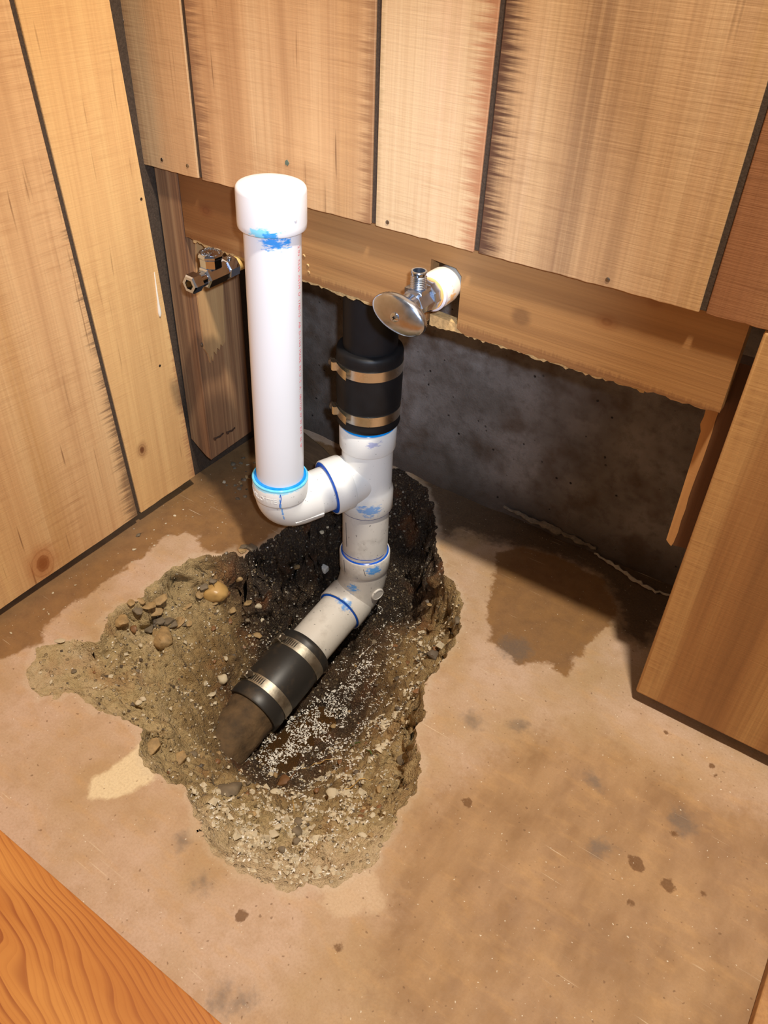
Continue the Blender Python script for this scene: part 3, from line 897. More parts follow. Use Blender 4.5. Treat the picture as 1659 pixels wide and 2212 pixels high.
# small marks on the panelling
for x, z in ((0.3197, 0.4685), (0.5486, 0.4717), (0.0481, 0.4695), (0.0076, 0.4684), (-0.0251, 0.6019)):
    obj('nail_head', lathe([(0, 0.0021), (0.0004, 0.0020), (0.0007, 0.0012), (0.0007, 0)], (x, -0.0046, z), (0, -1, 0), 14), m_screw, wall_back)
for y, z in ((-0.0364, 0.4306), (-0.0472, 0.22)):
    obj('nail_head', lathe([(0, 0.0018), (0.0004, 0.0017), (0.0006, 0.001), (0.0006, 0)], (0.0, y, z), (1, 0, 0), 14), m_screw, wall_left)
dr = sweep([(0.0003, -0.0335, 0.3425), (0.0005, -0.0342, 0.325), (0.0007, -0.0348, 0.305), (0.0010, -0.0352, 0.290), (0.0008, -0.0353, 0.2855)], [0.0005, 0.0009, 0.0013, 0.0023, 0.0012], 10)
obj('paint_drip', dr, m_paint, wall_left)
pr = prism([(0.1915, 0.4985), (0.195, 0.4975), (0.197, 0.5005), (0.1945, 0.5035), (0.192, 0.502)], -0.0049, -0.0044, lambda a, b, d: (a, d, b))
obj('paint_speck', pr, plain('green_paint', srgb(96, 110, 96), 0.6), wall_back, smooth=False)

# ------------------------------------------------------------------ white drain assembly
RB = Vector(km(0.190, -0.038, 0.096))
RT = Vector(km(0.2005, -0.038, 0.4872))
ra = (RT - RB).normalized()


def rz(z):
    return RB + ra * ((km(0, 0, z)[2] - RB.z) / ra.z)


drain = thing('drain_assembly', (0.261, 0.056, -0.16), 'white plastic drain pipe assembly with a capped riser, elbow and tee', 'drain pipe')
riser = obj('riser_pipe', lathe([(0, 0.0302), (0.352, 0.0302)], rz(0.10), ra, 64, sx=RS, sy=RS), m_pvc_riser, drain)
riser['label'] = 'tall upright white pipe with faint red lettering'
capo = obj('end_cap', lathe([(0.0, 0.0304), (0.0, 0.0352), (0.0012, 0.0359), (0.006, 0.0361), (0.036, 0.0361), (0.0385, 0.0356), (0.0402, 0.0343), (0.0412, 0.032), (0.0417, 0.026), (0.0419, 0.012), (0.0419, 0.0)],
                             rz(0.4465), ra, 64, sx=RS, sy=RS), m_pvc_cap, drain, ang=50)
capo['label'] = 'smooth white slip cap with blue cement smears'
obj('mould_gate', lathe([(0, 0.0018), (0.0012, 0.0015), (0.0016, 0)], rz(0.462) + Vector((math.cos(-0.15), math.sin(-0.15), 0)) * 0.0348, (1, -0.15, 0), 12), m_pvc_cap, capo)

K = Vector(km(0.190, -0.038, 0.072))
T = Vector((0.261, 0.056, 0.103))
arm = (T - K).normalized()
ALEN = (T - K).length
# elbow: hub, bend, shoulder, spigot
hub = lathe([(0.0, 0.0310), (0.0, 0.0350), (-0.0012, 0.0359), (-0.025, 0.0357), (-0.0272, 0.0350), (-0.0284, 0.0330)], rz(0.1235), ra, 64, caps=False, sx=RS, sy=RS)
path = bez(RB + Vector((0, 0, 0.004)), K + Vector((0, 0, -0.001)), K + arm * 0.030, 18) + [K + arm * 0.040, K + arm * 0.0455]
body = sweep(path, 0.0331, 56)
elbow = obj('elbow', join(hub, body), m_pvc_elbow, drain, ang=42)
elbow['label'] = 'white elbow fitting with raised lettering on its hub'
obj('spigot', lathe([(0.0, 0.0299), (0.036, 0.0303)], K + arm * 0.0455, arm, 56), m_pvc_elbow, elbow)
side = Vector((0, 0, 1)).cross(arm).normalized()
# moulded web under the bend and the little studs
rho = (-side * 0.95 + Vector((0, 0, -0.31))).normalized()
tau = arm.cross(rho).normalized()
obj('moulded_rib', prism([(0.006, -0.0009), (0.0455, -0.0009), (0.0455, 0.0009), (0.006, 0.0009)], 0.031, 0.0346,
                         lambda a, b, d: tuple(K + arm * a + tau * b + rho * (d - 0.0022 * (a < 0.01)))), m_pvc_elbow, elbow, smooth=False)

# cement rings
obj('cement_ring', lathe([(0.0018, 0.0300), (0.0022, 0.0318), (0.0014, 0.0334), (-0.0006, 0.0338), (-0.0010, 0.0306)], rz(0.1238), ra, 64, caps=False, sx=RS, sy=RS), m_glue, drain)
obj('cement_ring', lathe([(0.0006, 0.0335), (0.0010, 0.0348), (-0.0004, 0.0361), (-0.0020, 0.0361)], rz(0.1236), ra, 64, caps=False, sx=RS, sy=RS), m_glue_l, drain)
obj('cement_ring', lathe([(-0.0004, 0.0303), (-0.0012, 0.0320), (0.0002, 0.0345)], rz(0.4463), ra, 64, caps=False, sx=RS, sy=RS), m_glue_d, drain)

# tee
SX, SY = 0.261, 0.056
tee_run = lathe([(0.0500, 0.0328), (0.0500, 0.0360), (0.0512, 0.0368), (0.0790, 0.0366), (0.0845, 0.0352), (0.0880, 0.0338), (0.1490, 0.0338), (0.1500, 0.0364), (0.1515, 0.0369), (0.1815, 0.0372), (0.1828, 0.0364), (0.1828, 0.0328)],
                (SX, SY, 0), (0, 0, 1), 64, caps=False)
RING = ALEN - 0.066
tee_br = lathe([(-0.008, 0.0290), (0.012, 0.0325), (0.022, 0.0338), (0.0318, 0.0345), (0.0325, 0.0366), (0.034, 0.0374), (RING - 0.0012, 0.0376), (RING, 0.0366), (RING, 0.0310)], T, -arm, 64, caps=False)
tee = obj('sanitary_tee', join(tee_run, tee_br), m_pvc_tee, drain, ang=42)
tee['label'] = 'white tee fitting joining the side arm to the stack'
obj('cement_ring', lathe([(RING + 0.0016, 0.0306), (RING + 0.0020, 0.0325), (RING + 0.0012, 0.0345), (RING + 0.0001, 0.0358), (RING - 0.001, 0.031)], T, -arm, 64, caps=False), m_glue_d, drain)
obj('cement_ring', lathe([(0.1845, 0.0322), (0.1848, 0.0336), (0.1838, 0.0350), (0.1829, 0.0356), (0.182, 0.0322)], (SX, SY, 0), (0, 0, 1), 64, caps=False), m_glue, drain)
obj('stack_pipe', lathe([(0.17, 0.0326), (0.215, 0.0326)], (SX, SY, 0), (0, 0, 1), 56), m_pvc_tee, drain)
obj('connector_pipe', lathe([(-0.04, 0.0325), (0.06, 0.0325)], (SX, SY, 0), (0, 0, 1), 56), m_pvc_low, drain)
obj('cement_ring', lathe([(0.0502, 0.0364), (0.0490, 0.0356), (0.0486, 0.0335), (0.0492, 0.0322)], (SX, SY, 0), (0, 0, 1), 64, caps=False), m_glue_d, drain)
# lower bend
DV = Vector((math.cos(math.radians(269.5)) * math.cos(math.radians(10)), math.sin(math.radians(269.5)) * math.cos(math.radians(10)), -math.sin(math.radians(10))))
E0 = Vector((0.2495, 0.056, -0.1242))
hub1 = lathe([(-0.034, 0.0328), (-0.034, 0.0360), (-0.0352, 0.0368), (-0.061, 0.0366), (-0.0635, 0.0352)], (SX, SY, 0), (0, 0, 1), 56, caps=False)
bpath = [Vector((SX, SY, -0.056))] + bez((SX, SY, -0.062), (0.257, 0.058, -0.116), E0 + DV * 0.016, 18) + [E0 + DV * 0.03]
bbody = sweep(bpath, 0.0346, 52)
hub2 = lathe([(0.013, 0.0345), (0.0165, 0.0368), (0.0445, 0.0372), (0.0458, 0.0364), (0.0458, 0.0325)], E0, DV, 56, caps=False)
bend = obj('bend', join(hub1, bbody, hub2), m_pvc_low, drain, ang=42)
bend['label'] = 'muddy white bend fitting turning into the hole'
obj('moulded_disc', lathe([(0, 0.0105), (0.0022, 0.0100), (0.0026, 0.0085), (0.0020, 0.0080), (0.0020, 0)], Vector((0.2915, 0.047, -0.100)), (0.93, -0.35, -0.05), 28), m_pvc_low, bend)
obj('cement_ring', lathe([(-0.0325, 0.0323), (-0.0328, 0.0334), (-0.0338, 0.0346)], (SX, SY, 0), (0, 0, 1), 56, caps=False), m_glue_d, drain)
obj('cement_ring', lathe([(0.0476, 0.0323), (0.0472, 0.0336), (0.0460, 0.0352)], E0, DV, 56, caps=False), m_glue_d, drain)
obj('cement_ring', lathe([(-0.028, 0.0327), (-0.0268, 0.0327)], (SX, SY, 0), (0, 0.10, 1), 56, caps=False), m_glue_d, drain)
obj('lower_pipe', lathe([(0.035, 0.0325), (0.16, 0.0325)], E0, DV, 56), m_pvc_low, drain)


# lettering
def text_geo(s, size, depth):
    cu = bpy.data.curves.new('t', 'FONT')
    cu.body = s
    cu.size = size
    cu.extrude = depth
    cu.resolution_u = 2
    to = bpy.data.objects.new('t', cu)
    COL.objects.link(to)
    bpy.context.view_layer.update()
    me = bpy.data.meshes.new_from_object(to)
    V = np.array([tuple(v.co) for v in me.vertices])
    F = [tuple(p.vertices) for p in me.polygons]
    bpy.data.objects.remove(to)
    bpy.data.meshes.remove(me)
    bpy.data.curves.remove(cu)
    return V, F


tv, tf = text_geo('CHARLOTTE', 0.0098, 0.00035)
wid = tv[:, 0].max()
a0, a1 = math.radians(-150), math.radians(-57)
cv = []
for x, y, z in tv:
    a = a0 + (a1 - a0) * x / wid
    c = rz(0.1035 + y)
    cv.append((c.x + (0.0358 * RS + z) * math.cos(a), c.y + (0.0358 * RS + z) * math.sin(a), c.z))
obj('raised_lettering', (cv, tf), m_pvc_elbow, elbow, smooth=False)
TXT = '2 IN  CLSS  ASTM  D  1785-15   AB  D-1104  MADE  IN  U . S . A .  08/17/20  07  07  EXT  06  SP'
tv, tf = text_geo(TXT, 0.0062, 0.00005)
wid = tv[:, 0].max()
cv = []
for x, y, z in tv:
    c = rz(0.431 - (0.431 - 0.175) * x / wid)
    a = math.radians(13) + (y - 0.002) / 0.0303
    cv.append((c.x + (0.03025 * RS + z) * math.cos(a), c.y + (0.03025 * RS + z) * math.sin(a), c.z))
obj('red_lettering', (cv, tf), m_print, riser, smooth=False)
# pen mark drawn down the elbow
pm = []
for i in range(12):
    t = i / 11
    a = math.radians(-50) + 0.03 * math.sin(t * 5)
    pm.append(rz(0.119 - 0.021 * t) + Vector((math.cos(a), math.sin(a), 0)) * 0.0358 * RS)
obj('alignment_mark', sweep(pm, 0.00055, 6), m_glue_d, elbow)


for a_, z0, z1 in ((-1.95, 0.030, -0.012), (-1.90, -0.036, -0.058), (-1.0, -0.040, -0.052)):
    rr_ = 0.0326 if z0 > 0 else 0.0368
    obj('pencil_mark', sweep([(SX + rr_ * math.cos(a_ + 0.02 * k), SY + rr_ * math.sin(a_ + 0.02 * k), z0 + (z1 - z0) * k / 4) for k in range(5)], 0.00035, 5), m_pencil, drain)


# ------------------------------------------------------------------ rubber couplings
def clamp(name, c, axis, s0, s1, r, ang, hint, m, parent, loose=True):
    """stainless band with worm screw housing; the screw sits at the angle ang about the axis"""
    a, u, v = frame(axis, hint)
    c = Vector(c)
    mid = (s0 + s1) / 2
    b = obj(name, lathe([(s0, r - 0.0012), (s0, r), (s1, r), (s1, r - 0.0012)], c, a, 64, caps=False), m, parent, ang=30)

    def at(s, rad, t):
        return c + a * s + u * (rad * math.cos(t)) + v * (rad * math.sin(t))
    # free end of the band standing off
    pts0, pts1 = [], []
    V, F = [], []
    n = 10
    for i in range(n + 1):
        t = ang + 0.10 + 0.62 * i / n
        rad = r + 0.0008 + (0.0045 * (i / n) ** 2)
        for s in (s0 + 0.0008, s1 - 0.0008):
            V.append(at(s, rad, t))
        for s in (s0 + 0.0008, s1 - 0.0008):
            V.append(at(s, rad + 0.0007, t))
    for i in range(n):
        k = i * 4
        F += [(k, k + 1, k + 5, k + 4), (k + 2, k + 6, k + 7, k + 3), (k, k + 4, k + 6, k + 2), (k + 1, k + 3, k + 7, k + 5)]
    F += [(0, 2, 3, 1), (n * 4, n * 4 + 1, n * 4 + 3, n * 4 + 2)]
    obj('band_tail', (V, F), m, b)
    # screw housing and screw, lying along the band
    e = at(mid, r + 0.0032, ang)
    tdir = (-u * math.sin(ang) + v * math.cos(ang))
    rdir = (u * math.cos(ang) + v * math.sin(ang))
    w = (s1 - s0) * 0.42
    hs = prism([(-0.006, -0.0025), (0.006, -0.0025), (0.0055, 0.0022), (0.003, 0.0034), (-0.003, 0.0034), (-0.0055, 0.0022)], -w, w,
               lambda p, q, d: tuple(e + tdir * p + rdir * q + a * d))
    obj('screw_housing', hs, m, b, smooth=False)
    hd = hexprism([(0, 0.0042), (0.0044, 0.0042)], e - tdir * 0.0115 + rdir * 0.0006, tdir)
    wsh = lathe([(0.0044, 0.0048), (0.0054, 0.0048)], e - tdir * 0.0115 + rdir * 0.0006, tdir, 20)
    obj('clamp_screw', join(hd, wsh), m_screw, b)
    # slots punched in the band beside the housing
    sv = []
    for i in range(6):
        t = ang - 0.30 - 0.085 * i
        p = at(mid, r + 0.0002, t)
        td = (-u * math.sin(t) + v * math.cos(t))
        rd = (u * math.cos(t) + v * math.sin(t))
        sv.append(prism([(-0.0006, -w * 0.9), (0.0006, -w * 0.5), (0.0006, w * 0.9), (-0.0006, w * 0.5)], 0.0, 0.0003, lambda p_, q_, d_: tuple(p + td * p_ + a * q_ + rd * d_)))
    obj('band_slots', join(*sv), m_dark, b, smooth=False)
    return b


up = thing('rubber_coupling', (SX, SY, 0.188), 'upright black rubber coupling with two shiny bands above the tee', 'coupling', 'rubber pipe couplings')
obj('sleeve', lathe([(0.1885, 0.0335), (0.1880, 0.0385), (0.1895, 0.0402), (0.1930, 0.0406), (0.1955, 0.0398), (0.2000, 0.0396), (0.2160, 0.0396), (0.2200, 0.0402), (0.2230, 0.0405), (0.2550, 0.0410), (0.2620, 0.0403), (0.2780, 0.0403),
                     (0.2815, 0.0408), (0.2880, 0.0408), (0.2915, 0.0395), (0.2928, 0.0370), (0.2930, 0.0328)], (SX, SY, 0), (0, 0, 1), 64, caps=False), m_rubber, up, ang=50)
HL = (-0.84, -0.545, 0)
clamp('clamp_band', (SX, SY, 0), (0, 0, 1), 0.2015, 0.2145, 0.0404, 0.25, HL, m_steel, up)
clamp('clamp_band', (SX, SY, 0), (0, 0, 1), 0.2635, 0.2765, 0.0411, 0.25, HL, m_steel, up)
vent = obj('vent_stack', lathe([(0.218, 0.0330), (0.72, 0.0330)], (SX, SY + 0.0005, 0), (0, 0, 1), 56), m_abs,
           label='matte black stack pipe rising behind the brown board', cat='pipe')

lowc = thing('rubber_coupling', tuple(E0 + DV * 0.185 + Vector((0, 0, -0.04))), 'muddy black rubber coupling with dull bands lying in the hole', 'coupling', 'rubber pipe couplings')
obj('sleeve', lathe([(0.1255, 0.0330), (0.1250, 0.0392), (0.1270, 0.0408), (0.1320, 0.0406), (0.1360, 0.0398), (0.1560, 0.0398), (0.1600, 0.0408), (0.2000, 0.0412), (0.2060, 0.0402), (0.2240, 0.0402), (0.2280, 0.0412), (0.2420, 0.0414),
                     (0.2440, 0.0404), (0.2440, 0.0350)], E0, DV, 64, caps=False), m_rubber_mud, lowc, ang=50)
HU = (-0.45, 0, 0.9)
clamp('clamp_band', E0, DV, 0.1385, 0.1530, 0.0408, 0.15, HU, m_steel_mud, lowc)
clamp('clamp_band', E0, DV, 0.2085, 0.2230, 0.0412, 0.15, HU, m_steel_mud, lowc)
# old buried pipe
mud = plain('mud_caked_pipe', srgb(92, 72, 48), 0.85, 0, 0.45, 45.0, 0.9, 260)
ov, of = lathe([(0.21 + 0.004 * i, 0.0362) for i in range(46)], E0, DV, 64)
ov = np.array([tuple(p) for p in ov])
nz = fbm(ov, 110.0, 3, 0.6)
ctr = np.array([tuple(E0 + DV * (0.21 + 0.004 * (i // 64))) for i in range(len(ov))])
ov = ctr + (ov - ctr) * (1 + 0.035 * nz * np.clip((np.arange(len(ov)) // 64 - 8) / 6, 0, 1))[:, None]
obj('buried_pipe', (ov, of), mud, label='mud-caked old pipe end running into the soil', cat='pipe', ang=None)

# ------------------------------------------------------------------ chrome stop valve on the left
vl = thing('shutoff_valve', (0.1008, -0.02, 0.354), 'chrome straight shutoff valve with round knob, left of the capped pipe', 'valve')
LO = Vector((0.1008, -0.007, 0.3665))
AY_ = (0, -1, 0)
obj('supply_pipe', lathe([(-0.15, 0.0088), (-0.002, 0.0088)], LO, AY_, 32), m_cpvc, vl)
obj('inlet_nut', hexprism([(-0.008, 0.0108), (-0.0065, 0.0128), (0.008, 0.0128), (0.0095, 0.0116)], LO, AY_, 8, rot=0.2), m_chrome, vl, ang=25)
obj('valve_body', join(hexprism([(0.009, 0.0105), (0.0105, 0.0124), (0.040, 0.0124), (0.0415, 0.0105)], LO, AY_, 6, rot=0.52), lathe([(0.0405, 0.0086), (0.052, 0.0086)], LO, AY_, 24)), m_chrome, vl, ang=25)
obj('outlet_nut', hexprism([(0.0500, 0.0095), (0.0512, 0.0112), (0.0625, 0.0112), (0.0645, 0.0098), (0.0645, 0.0062), (0.056, 0.0060)], LO, AY_, 6, rot=0.45), m_chrome, vl, ang=25)
obj('outlet_bore', lathe([(0.0565, 0.0061), (0.0568, 0.0)], LO, AY_, 20), m_brass, vl)
hz = Vector((LO.x, -0.034, LO.z))
obj('bonnet', lathe([(0.008, 0.0082), (0.0118, 0.0082)], hz, (0, 0, 1), 24), m_chrome, vl)
kn = obj('knob', hexprism([(0.0095, 0.0118), (0.0110, 0.0130), (0.0200, 0.0132), (0.0218, 0.0146), (0.0238, 0.0146), (0.0256, 0.0136), (0.0262, 0.0)], hz, (0, 0, 1), 8, rot=0.3), m_chrome, vl, ang=25)
emb = [lathe([(0.0258, 0.0132), (0.0266, 0.0128), (0.0258, 0.0122)], hz, (0, 0, 1), 32, caps=False), lathe([(0.0258, 0.0036), (0.0268, 0.0030), (0.0272, 0)], hz, (0, 0, 1), 18)]
for i in range(15):
    a = i / 15 * 2 * math.pi * 0.78 + 0.7
    emb.append(lathe([(0.0258, 0.0011), (0.0267, 0.0008), (0.0269, 0)], hz + Vector((math.cos(a), math.sin(a), 0)) * 0.0098, (0, 0, 1), 5))
for i in range(9):
    a = 3.6 + i * 0.22
    emb.append(lathe([(0.0258, 0.0012), (0.0268, 0.0009), (0.0269, 0)], hz + Vector((math.cos(a), math.sin(a), 0)) * 0.0066, (0, 0, 1), 5))
obj('embossed_marks', join(*emb), m_chrome, kn)
obj('bleed_screw', lathe([(0, 0.0026), (0.003, 0.0026), (0.0036, 0.0018), (0.0036, 0)], LO + Vector((0.004, -0.002, 0.0115)), (0.2, 0, 1), 12), m_chrome, vl)

# ------------------------------------------------------------------ oval-handled stop valve on the right
vr = thing('shutoff_valve', (0.3877, -0.04, 0.40), 'worn angle shutoff valve with oval metal handle, in the board notch', 'valve')
RO = Vector((0.3855, 0, 0.4205))
obj('adapter', lathe([(-0.045, 0.0150), (-0.005, 0.0165), (0.000, 0.0180), (0.012, 0.0182), (0.020, 0.0176), (0.0235, 0.0160), (0.0235, 0.011)], RO, AY_, 40), m_adapter, vr, ang=50)
obj('adapter_rim', lathe([(0.0205, 0.0165), (0.0215, 0.0182), (0.0245, 0.0182), (0.0255, 0.0168), (0.0255, 0.012)], RO, AY_, 40, caps=False), m_adapter_rim, vr)
obj('primer_ring', lathe([(0.0255, 0.0120), (0.0256, 0.0160), (0.0275, 0.0158), (0.0278, 0.012)], RO, AY_, 36, caps=False), m_adapter_o, vr)
obj('inlet_nut', hexprism([(0.0265, 0.0135), (0.0275, 0.0152), (0.0365, 0.0152), (0.0378, 0.0140)], RO, AY_, 10, rot=0.2), m_nickel, vr, ang=20)
obj('valve_body', join(hexprism([(0.037, 0.0118), (0.038, 0.0132), (0.0580, 0.0132), (0.0592, 0.0118)], RO, AY_, 6, rot=0.52), lathe([(0.058, 0.0110), (0.0600, 0.0118), (0.0700, 0.0112), (0.0725, 0.0085), (0.078, 0.0060)], RO, AY_, 28)), m_nickel, vr, ang=25)
oz = RO + Vector((0, -0.0475, 0))
obj('outlet_base', prism([(-0.0095, -0.0085), (0.0095, -0.0085), (0.0095, 0.0085), (-0.0095, 0.0085)], 0.0095, 0.0142, lambda a, b, d: tuple(oz + Vector((a, b, d)))), m_nickel, vr, smooth=False)
thr = [(0.013, 0.0068)]
for i in range(7):
    thr += [(0.0145 + i * 0.0017, 0.0078), (0.0153 + i * 0.0017, 0.0068)]
thr += [(0.0268, 0.0074), (0.0292, 0.0078), (0.0302, 0.0074), (0.0302, 0.0058), (0.022, 0.0056)]
ol = obj('outlet', lathe(thr, oz, (0, 0, 1), 32, caps=False), m_nickel, vr, ang=25)
obj('outlet_bore', lathe([(0.0215, 0.0057), (0.0216, 0)], oz, (0, 0, 1), 20), m_dark, ol)
# oval handle: domed face, ribbed rim
HC = RO + Vector((0.002, -0.081, -0.0005))
th = math.radians(-10)
hu = Vector((math.cos(th), 0, math.sin(th)))
hv = Vector((-math.sin(th), 0, math.cos(th)))
n = 96
prof = [(0.0045, 0.55), (0.0050, 0.93), (0.0035, 0.985), (0.0, 1.0), (-0.0022, 0.985), (-0.0034, 0.945), (-0.0046, 0.86), (-0.0060, 0.68), (-0.0070, 0.42), (-0.0074, 0.16), (-0.0075, 0.0)]
V, F = [], []
for k, (s, r) in enumerate(prof):
    for i in range(n):
        t = 2 * math.pi * i / n
        rib = 1.0
        if k in (1, 2, 3) and abs(math.cos(t)) > 0.45: rib = 1.0 - 0.016 * (i % 2)
        V.append(HC + hu * (0.0295 * r * rib * math.cos(t)) + hv * (0.0182 * r * rib * math.sin(t)) + Vector((0, s, 0)))
for k in range(len(prof) - 1):
    for i in range(n):
        j = (i + 1) % n
        F.append((k * n + i, k * n + j, (k + 1) * n + j, (k + 1) * n + i))
hnd = obj('oval_handle', (V, F), m_nickel, vr, ang=40)
obj('handle_screw', lathe([(0.0, 0.0046), (0.0012, 0.0044), (0.0019, 0.0030), (0.0022, 0)], HC + Vector((0, -0.0070, 0)), AY_, 24), m_chrome, hnd)
sp_ = HC + Vector((0, -0.0090, 0))
obj('screw_slot', join(box(sp_.x - 0.0018, sp_.x + 0.0018, sp_.y - 0.0003, sp_.y + 0.0004, sp_.z - 0.0005, sp_.z + 0.0005),
                       box(sp_.x - 0.0005, sp_.x + 0.0005, sp_.y - 0.0003, sp_.y + 0.0004, sp_.z - 0.0018, sp_.z + 0.0018)), m_dark, hnd, smooth=False)
obj('handle_stem', lathe([(0.070, 0.0058), (0.0795, 0.0058)], RO, AY_, 20), m_nickel, vr)

# ------------------------------------------------------------------ stones
def stone_mesh(name, seed, flat=1.0, rough=0.22, sub=2):
    bm = bmesh.new()
    bmesh.ops.create_icosphere(bm, subdivisions=sub, radius=1.0)
    P = np.array([tuple(v.co) for v in bm.verts])
    d = 1 + rough * fbm(P + seed * 5.3, 1.3, 3, 0.5)
    for v, k in zip(bm.verts, d):
        v.co = v.co * float(k)
        v.co.z *= flat
    me = bpy.data.meshes.new(name)
    bm.to_mesh(me)
    bm.free()
    me.polygons.foreach_set('use_smooth', [True] * len(me.polygons))
    return me


m_st = {'tan': plain('tan_stone', srgb(160, 132, 90), 0.7, 0, 0.3, 120, 0.6, 260), 'amber': plain('amber_stone', srgb(190, 152, 92), 0.32, 0, 0.2, 40, 0.1, 200),
        'grey': plain('grey_stone', srgb(116, 102, 82), 0.7, 0, 0.3, 60, 0.4, 200), 'dark': plain('dark_stone', srgb(92, 80, 66), 0.55, 0, 0.25, 60, 0.4, 200),
        'white': plain('white_stone', srgb(196, 182, 154), 0.65, 0, 0.12, 60, 0.2, 200), 'rust': plain('rust_stone', srgb(126, 88, 54), 0.5, 0, 0.25, 60, 0.3, 200)}
def rock_mesh(name, seed, flat):
    """broken, faceted stone: hull of scattered points with its edges knocked off"""
    r_ = np.random.default_rng(seed)
    P = r_.normal(size=(16, 3))
    P /= np.linalg.norm(P, axis=1)[:, None]
    P *= r_.uniform(0.78, 1.08, (16, 1))
    P[:, 2] *= flat
    bm = bmesh.new()
    for q in P: bm.verts.new(q)
    bmesh.ops.convex_hull(bm, input=bm.verts)
    bmesh.ops.delete(bm, geom=[v for v in bm.verts if not v.link_faces], context='VERTS')
    bmesh.ops.bevel(bm, geom=list(bm.edges), offset=0.09, segments=1, affect='EDGES')
    me = bpy.data.meshes.new(name)
    bm.to_mesh(me)
    bm.free()
    me.polygons.foreach_set('use_smooth', [True] * len(me.polygons))
    me.set_sharp_from_angle(angle=math.radians(38))
    return me


base = {}
for c in m_st:
    base[c] = []
    for s in range(4):
        me = stone_mesh(c + '_stone', 3 + len(c) * 3, 1.0, 0.18, 3) if s == 0 else rock_mesh(c + '_stone', s * 7 + len(c) * 13, (1.0, 0.8, 0.55, 0.85)[s])
        me.materials.append(m_st[c])
        base[c].append(me)


def stone(name, x, y, sz, col, var, label, group=None, cat='stone', sink=0.25, z=None, rot=None):
    o = bpy.data.objects.new(name, base[col][var])
    zz = gz(x, y) if z is None else z
    o.location = (x, y, zz + sz[2] * (1 - 2 * sink) * 0.5)
    o.scale = sz
    o.rotation_euler = rot or (random.uniform(-0.3, 0.3), random.uniform(-0.3, 0.3), random.uniform(0, 6.28))
    COL.objects.link(o)
    tag(o, label, cat, group)
    return o


stone('pebble', 0.1400, -0.1280, (0.0165, 0.0140, 0.0140), 'amber', 0, 'large smooth amber pebble lodged under the broken slab edge', z=-0.051, rot=(0, 0, 0.6))
stone('stone', 0.1553, -0.1158, (0.0105, 0.007, 0.005), 'tan', 1, 'flat tan stone just below the large amber pebble')
stone('stone', 0.1560, -0.0965, (0.008, 0.007, 0.007), 'tan', 3, 'round tan stone right of the large amber pebble')
stone('stone', 0.1740, -0.0806, (0.0065, 0.009, 0.008), 'white', 1, 'upright pale stone between amber pebble and white bend')
stone('pebble', 0.2062, -0.1934, (0.0072, 0.0072, 0.0068), 'white', 0, 'round white pebble beside the lower rubber coupling', sink=0.1)
stone('stone', 0.2119, -0.2211, (0.010, 0.006, 0.005), 'white', 2, 'flat whitish stone beside the mud-caked pipe')
stone('stone', 0.1835, -0.0981, (0.008, 0.007, 0.005), 'tan', 1, 'tan stone at the upper end of the lower coupling')
stone('stone', 0.1193, -0.2496, (0.008, 0.006, 0.006), 'rust', 1, 'small reddish stone under the left slab edge')
stone('rock', 0.1461, -0.2290, (0.027, 0.020, 0.014), 'tan', 3, 'large tan rock embedded in the left slope of the hole', sink=0.62)
stone('rock', 0.1085, -0.2590, (0.016, 0.012, 0.009), 'tan', 1, 'cream lump of broken concrete on the left rim', sink=0.4)
stone('stone', 0.2725, -0.3615, (0.016, 0.012, 0.009), 'tan', 3, 'smooth olive-tan stone beside the cream floor patch', sink=0.45)
stone('stone', 0.2903, -0.3437, (0.012, 0.010, 0.009), 'tan', 1, 'rounded tan stone next to the smooth olive-tan stone', sink=0.45)
stone('rock', 0.3496, -0.3311, (0.026, 0.016, 0.011), 'grey', 3, 'dark grey rock half buried below the old pipe end', sink=0.5)
stone('stone', 0.3500, -0.2420, (0.013, 0.011, 0.008), 'rust', 3, 'rusty orange stone beside the dirty water', sink=0.45)
stone('stone', 0.4470, -0.3277, (0.012, 0.008, 0.007), 'grey', 1, 'rounded grey stone in the pale chips at the front of the hole')
stone('stone', 0.4363, -0.3513, (0.008, 0.006, 0.004), 'white', 2, 'white flat chip beside the rounded grey stone')
stone('stone', 0.4379, -0.2512, (0.013, 0.008, 0.005), 'white', 1, 'angular white chip near the front of the hole')
stone('stone', 0.4540, -0.0110, (0.009, 0.008, 0.007), 'grey', 1, 'grey stone stuck in the right rim of the hole', sink=0.45)
stone('stone', 0.4620, -0.0380, (0.010, 0.008, 0.008), 'grey', 3, 'brownish grey stone in the rim below the grey one', sink=0.45)
stone('rock', 0.4960, -0.1850, (0.018, 0.013, 0.020), 'grey', 3, 'blocky grey-brown rock against the right rim', sink=0.55)
stone('rock', 0.4407, -0.0404, (0.014, 0.011, 0.009), 'dark', 1, 'dark lump in the right slope of the hole', sink=0.4)
stone('stone', 0.1800, -0.0013, (0.006, 0.006, 0.006), 'tan', 1, 'small tan pebble in the dark soil behind the bend')
stone('stone', 0.0863, -0.3299, (0.012, 0.006, 0.003), 'white', 2, 'flat pale flake lying on the left floor near the rim', z=0.0)
stone('stone', 0.0315, -0.1644, (0.0045, 0.003, 0.0015), 'white', 1, 'white crumb on the damp floor strip by the left wall', z=0.0)
stone('stone', 0.0146, -0.1414, (0.006, 0.004, 0.003), 'grey', 1, 'grey crumb on the damp floor strip by the left wall', z=0.0)
